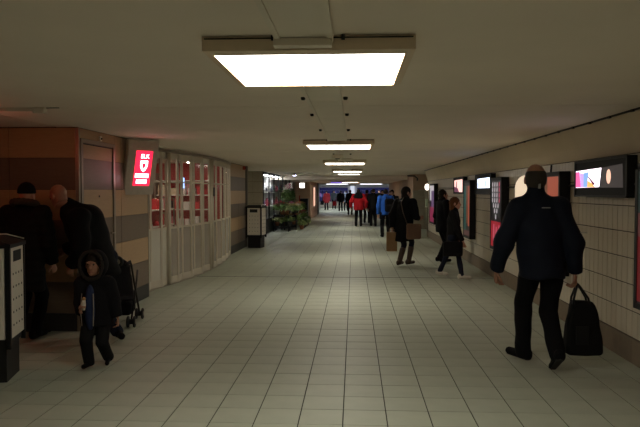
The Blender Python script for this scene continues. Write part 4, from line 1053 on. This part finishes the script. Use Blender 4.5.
# spot rail, lightbox and neon further on
tk = thing('spotlight', 'bluish ceiling spotlight in front of the flower shop', 'spotlight', (-2.28, 24.9, CEIL))
MB().tube([(0, 0, 0), (0, 0, -.05)], .015, 6).build('stem', M_STEEL, tk); MB().lathe([(.07, -.10), (.07, -.05), (.03, -.03)], (0, 0, 0), 12).build('can', M_STEEL, tk); MB().lathe([(.06, -.106), (.065, -.10)], (0, 0, 0), 12).build('bulb', emit('blue_bulb', (.6, .58, 1.), 40), tk)
MB().box(-1.2, .9, -.012, .012, -.022, -.001).build('rail', M_STEEL, tk)
lb = thing('light_box', 'small square white light box on the far left', 'sign', (-2.9, 36.3, 1.74))
MB().box(-.15, .15, 0, .09, 0, .30).build('case', M_STEEL, lb); MB().box(-.135, .135, -.006, 0, .015, .285).build('face', emit('white_box', (1., .97, .9), 3.5), lb); MB().box(-.02, .02, .09, .3, .13, .17).build('arm', M_STEEL, lb)
ne = thing('neon_strip', 'violet light strip under the far ceiling beside the lamp', 'light', (-1.0, 36.4, 2.07))
MB().box(-.32, .32, -.04, .04, 0, .05).build('tray', M_STEEL, ne); MB().tube([(-.3, 0, -.012), (.3, 0, -.012)], .02, 8).build('tube', M_VIOLET, ne)
pw = thing('lit_niche', 'warm glowing vertical panel on the far left pillar', 'light', (-2.448, 39.6, 0.6))
MB().box(0, .03, -.75, .75, 0, 1.25).build('case', M_STEEL, pw); MB().box(.03, .036, -.68, .68, .06, 1.19).build('face', emit('warm_face', (1., .55, .38), 1.1), pw)
# ------------------------------------------------------------------ flower shop window
wn = struct(MB().box(-3.26, -3.2, 23.0, 33.9, 0, .55).build('window_1', M_DARK), 'dark framed flower shop window with lit display')
yy = 23.0; k = 0
while yy < 33.8:
    y1 = min(yy + 1.55, 33.9)
    MB().box(-3.245, -3.205, yy, yy + .10, .55, 2.26).build('mullion', M_DARK, wn)
    for z0, z1 in ((.58, 1.55), (1.59, 2.22)): MB().box(-3.235, -3.225, yy + .10, y1, z0, z1).build('pane', M_GLASS, wn)
    MB().box(-3.245, -3.205, yy + .10, y1, 1.55, 1.59).build('rail', M_DARK, wn); MB().box(-3.245, -3.205, yy + .10, y1, 2.22, 2.26).build('rail', M_DARK, wn)
    yy = y1
struct(MB().box(-3.95, -3.85, 23.02, 33.88, 0, 2.27).build('wall_display_back', mat('display_white', (.8, .78, .75), rough=.6)))
for i, y_ in enumerate((24.2, 26.6, 29.2, 31.8)):
    t = thing('display_lamp', ('nearest', 'second', 'third', 'farthest')[i] + ' white strip lamp inside the flower shop window', 'lamp', (-3.5, y_, 2.19), 0, 'strip lamps of the flower shop window')
    MB().box(-.1, .1, -.7, .7, .012, .07).build('casing', M_WHITE, t); MB().box(-.08, .08, -.68, .68, 0, .012).build('diffuser', emit('display_diffuser', (.92, .94, 1.), 30), t)
rg = random.Random(11)
VM = [mat('vase_pink', (.6, .12, .16)), mat('vase_white', (.75, .72, .7)), mat('vase_green', (.12, .25, .1)), mat('vase_dark', (.05, .05, .06)), mat('vase_purple', (.3, .16, .36))]
for zs in (.9, 1.5):
    MB().box(-3.845, -3.65, 23.1, 33.8, zs, zs + .025).build('display_shelf', M_WHITE, wn)
    y_ = 23.3
    while y_ < 33.6:
        r_ = rg.uniform(.05, .09); hh = rg.uniform(.18, .38)
        v_ = MB().lathe([(r_ * .6, 0), (r_, hh * .35), (r_ * .8, hh * .7), (r_ * .5, hh * .85), (r_ * .7, hh)], (0, 0, 0), 10).build('vase', rg.choice(VM), None, True)
        v_.location = (-3.74, y_, zs + .025); tag(v_, f"{v_.data.materials[0].name[5:]} vase on the {'lower' if zs < 1 else 'upper'} lit shelf of the flower shop window", 'vase', 'vases in the flower shop window')
        y_ += rg.uniform(.6, 1.2)
# flower benches and potted plants
def bench(x0, x1, y0, y1, label, tiers):
    t = thing('plant_bench', label, 'bench', ((x0 + x1) / 2, (y0 + y1) / 2, 0)); a, b_ = (x1 - x0) / 2, (y1 - y0) / 2
    for z in tiers:
        n = max(2, int(2 * a / .12))
        for i in range(n): MB().box(-a + 2 * a * i / n + .008, -a + 2 * a * (i + 1) / n - .008, -b_, b_, z - .03, z).build('slat', M_DARK, t)
        MB().box(-a, a, -b_, -b_ + .03, z - .10, z - .03).build('rail', M_DARK, t)
    for sx in (-1, 1):
        for sy in (-1, 1): MB().box(sx * (a - .025) - .025, sx * (a - .025) + .025, sy * (b_ - .025) - .025, sy * (b_ - .025) + .025, 0, max(tiers) - .03).build('leg', M_DARK, t)
bench(-3.12, -2.50, 25.0, 25.6, 'dark two-tier flower bench nearest the litter bin', (.22, .66))
bench(-2.82, -2.30, 26.0, 29.2, 'long dark two-tier flower bench along the corridor side', (.22, .62))
bench(-2.80, -2.32, 29.4, 32.2, 'dark flower bench at the far end of the display', (.22, .60))
bench(-3.14, -2.88, 26.1, 32.0, 'tall narrow dark flower bench against the shop window', (.30, .95))
LEAFM = [mat('leaf_dark', (.08, .16, .05), rough=.5), mat('leaf_mid', (.18, .30, .08), rough=.5), mat('leaf_pale', (.42, .50, .20), rough=.5)]
FLM = [mat('petal_red', (.55, .03, .04)), mat('petal_white', (.8, .76, .7)), mat('petal_pink', (.65, .16, .26)), mat('petal_yellow', (.6, .42, .06)), mat('petal_purple', (.25, .10, .35))]
POTM = [mat('terracotta', (.35, .13, .06)), mat('pot_dark', (.05, .045, .04)), mat('pot_white', (.6, .56, .5))]
def plant_proto(seed, hgt, spread, nl, lm, fm, nf, pm):
    r = random.Random(seed); t = link('potted_plant', None)
    MB().lathe([(.07, 0), (.10, .14), (.108, .14), (.108, .165), (.09, .165), (.085, .13)], (0, 0, 0), 12).build('pot', pm, t, True)
    lf = MB()
    for i in range(nl):
        a = r.uniform(0, 2 * PI); e = r.uniform(.15, 1.); ln_ = r.uniform(.10, .18); wd = ln_ * r.uniform(.3, .45)
        b0 = Vector((math.cos(a) * spread * (1 - e) * .8 * r.random(), math.sin(a) * spread * (1 - e) * .8, .15 + hgt * e * .8)); d = Vector((math.cos(a), math.sin(a), r.uniform(-.2, .9))).normalized()
        s_ = d.cross(Vector((0, 0, 1))).normalized(); p1 = b0 + d * spread * .4 * r.random(); m_ = p1 + d * ln_ * .5; tip = p1 + d * ln_ - Vector((0, 0, ln_ * .35)); dn = Vector((0, 0, -.012))
        n = len(lf.v); lf.v += [tuple(p1), tuple(m_ + s_ * wd + Vector((0, 0, .012))), tuple(tip), tuple(m_ - s_ * wd + Vector((0, 0, .012))), tuple(m_ + dn)]
        lf.f += [(n, n + 1, n + 4), (n + 1, n + 2, n + 4), (n + 2, n + 3, n + 4), (n + 3, n, n + 4)]
    lf.build('foliage', lm, t)
    MB().tube([(0, 0, .13), (.01, 0, .15 + hgt * .8)], .008, 5).build('stem', LEAFM[0], t)
    if nf:
        fl = MB()
        for i in range(nf):
            a = r.uniform(0, 2 * PI); q = r.uniform(0, spread); c = Vector((math.cos(a) * q * 1.3, math.sin(a) * q * 1.3, .17 + hgt * r.uniform(.65, 1.15))); rr = r.uniform(.035, .065)
            for k in range(5):
                b_ = 2 * PI * k / 5; p = c + Vector((math.cos(b_), math.sin(b_), .3)) * rr; s_ = Vector((-math.sin(b_), math.cos(b_), 0)) * rr * .6
                n = len(fl.v); fl.v += [tuple(c), tuple(c + (p - c) * .6 + s_), tuple(p), tuple(c + (p - c) * .6 - s_)]; fl.f.append((n, n + 1, n + 2, n + 3))
        fl.build('blossoms', fm, t)
    return t
protos = [('leafy pot plant with red blossoms on the flower benches', plant_proto(1, .30, .14, 70, LEAFM[1], FLM[0], 22, POTM[0])),
          ('pot plant with white blossoms on the flower benches', plant_proto(2, .26, .15, 60, LEAFM[2], FLM[1], 30, POTM[1])),
          ('dark green bushy pot plant on the flower benches', plant_proto(3, .40, .16, 90, LEAFM[0], None, 0, POTM[1])),
          ('pot plant with pink blossoms on the flower benches', plant_proto(4, .28, .13, 60, LEAFM[1], FLM[2], 26, POTM[2])),
          ('pale green spreading pot plant on the flower benches', plant_proto(5, .24, .18, 80, LEAFM[2], None, 0, POTM[0])),
          ('pot plant with yellow blossoms on the flower benches', plant_proto(6, .30, .14, 60, LEAFM[1], FLM[3], 22, POTM[1])),
          ('tall dark shrub with pink blossoms behind the flower benches', plant_proto(7, .75, .18, 140, LEAFM[0], FLM[2], 40, POTM[1])),
          ('tall pale shrub with white blossoms behind the flower benches', plant_proto(8, .70, .18, 130, LEAFM[1], FLM[1], 44, POTM[1]))]
used = set()
def put(k, x, y, z, where):
    lab, p = protos[k]; lab = lab.split(' on the')[0].split(' behind')[0] + ', ' + where
    o = p if k not in used else copy_tree(p)
    used.add(k); o.location = (x, y, z); o.rotation_euler = (0, 0, rg.uniform(0, 6)); s_ = rg.uniform(.84, .98) if k < 6 else rg.uniform(.8, .95); o.scale = (s_,) * 3
    tag(o, lab, 'plant', 'potted plants of the flower display')
for z in (.22, .66):
    for i, x in enumerate((-2.98, -2.78, -2.6)): put((4, 1, 5, 3, 0, 4)[i + 3 * (z > .5)], x, 25.13, z + .001, ('upper' if z > .5 else 'lower') + ' tier of the bench nearest the bin'); put((2, 0, 1, 1, 2, 5)[i + 3 * (z > .5)], x + .03, 25.45, z + .001, ('upper' if z > .5 else 'lower') + ' tier, back row of the bench nearest the bin')
for i in range(9):
    y_ = 26.2 + .35 * i
    put(rg.choice((0, 1, 3, 4, 5)), -2.42, y_, .222, 'lower tier of the long corridor bench'); put(rg.choice((0, 1, 4, 3, 4, 5, 5)), -2.42, y_, .622, 'upper tier of the long corridor bench')
    if i % 3 == 1: put(rg.choice((0, 1, 3)), -2.70, y_, .622, 'back row of the long corridor bench')
for i in range(7): put(rg.choice((0, 1, 2, 3, 4)), -2.42, 29.6 + .38 * i, .222, 'lower tier of the far bench'); put(rg.choice((1, 2, 5, 3)), -2.5, 29.6 + .38 * i, .602, 'upper tier of the far bench')
for i in range(6): put(rg.choice((6, 7, 7)), -3.01, 28.6 + .58 * i, .952, 'tall bench by the shop window')
for i in range(5): put((4, 2, 1, 4, 2)[i], -2.14, 26.6 + .8 * i, .001, 'floor beside the long corridor bench')
cr = thing('flower_cart', 'small dark cabinet with a red top at the end of the flower display', 'cabinet', (-2.55, 33.3, 0))
MB().box(-.2, .2, -.3, .3, .06, 1.15).build('body', M_DARK, cr); MB().box(-.22, .22, -.32, .32, 1.15, 1.19).build('top', M_DARK, cr); MB().box(-.24, -.19, -.303, -.3, .5, 1.35).build('red_banner', M_RED, cr)
for sx in (-1, 1): MB().box(sx * .15 - .02, sx * .15 + .02, -.28, -.24, 0, .06).build('foot', M_DARK, cr)
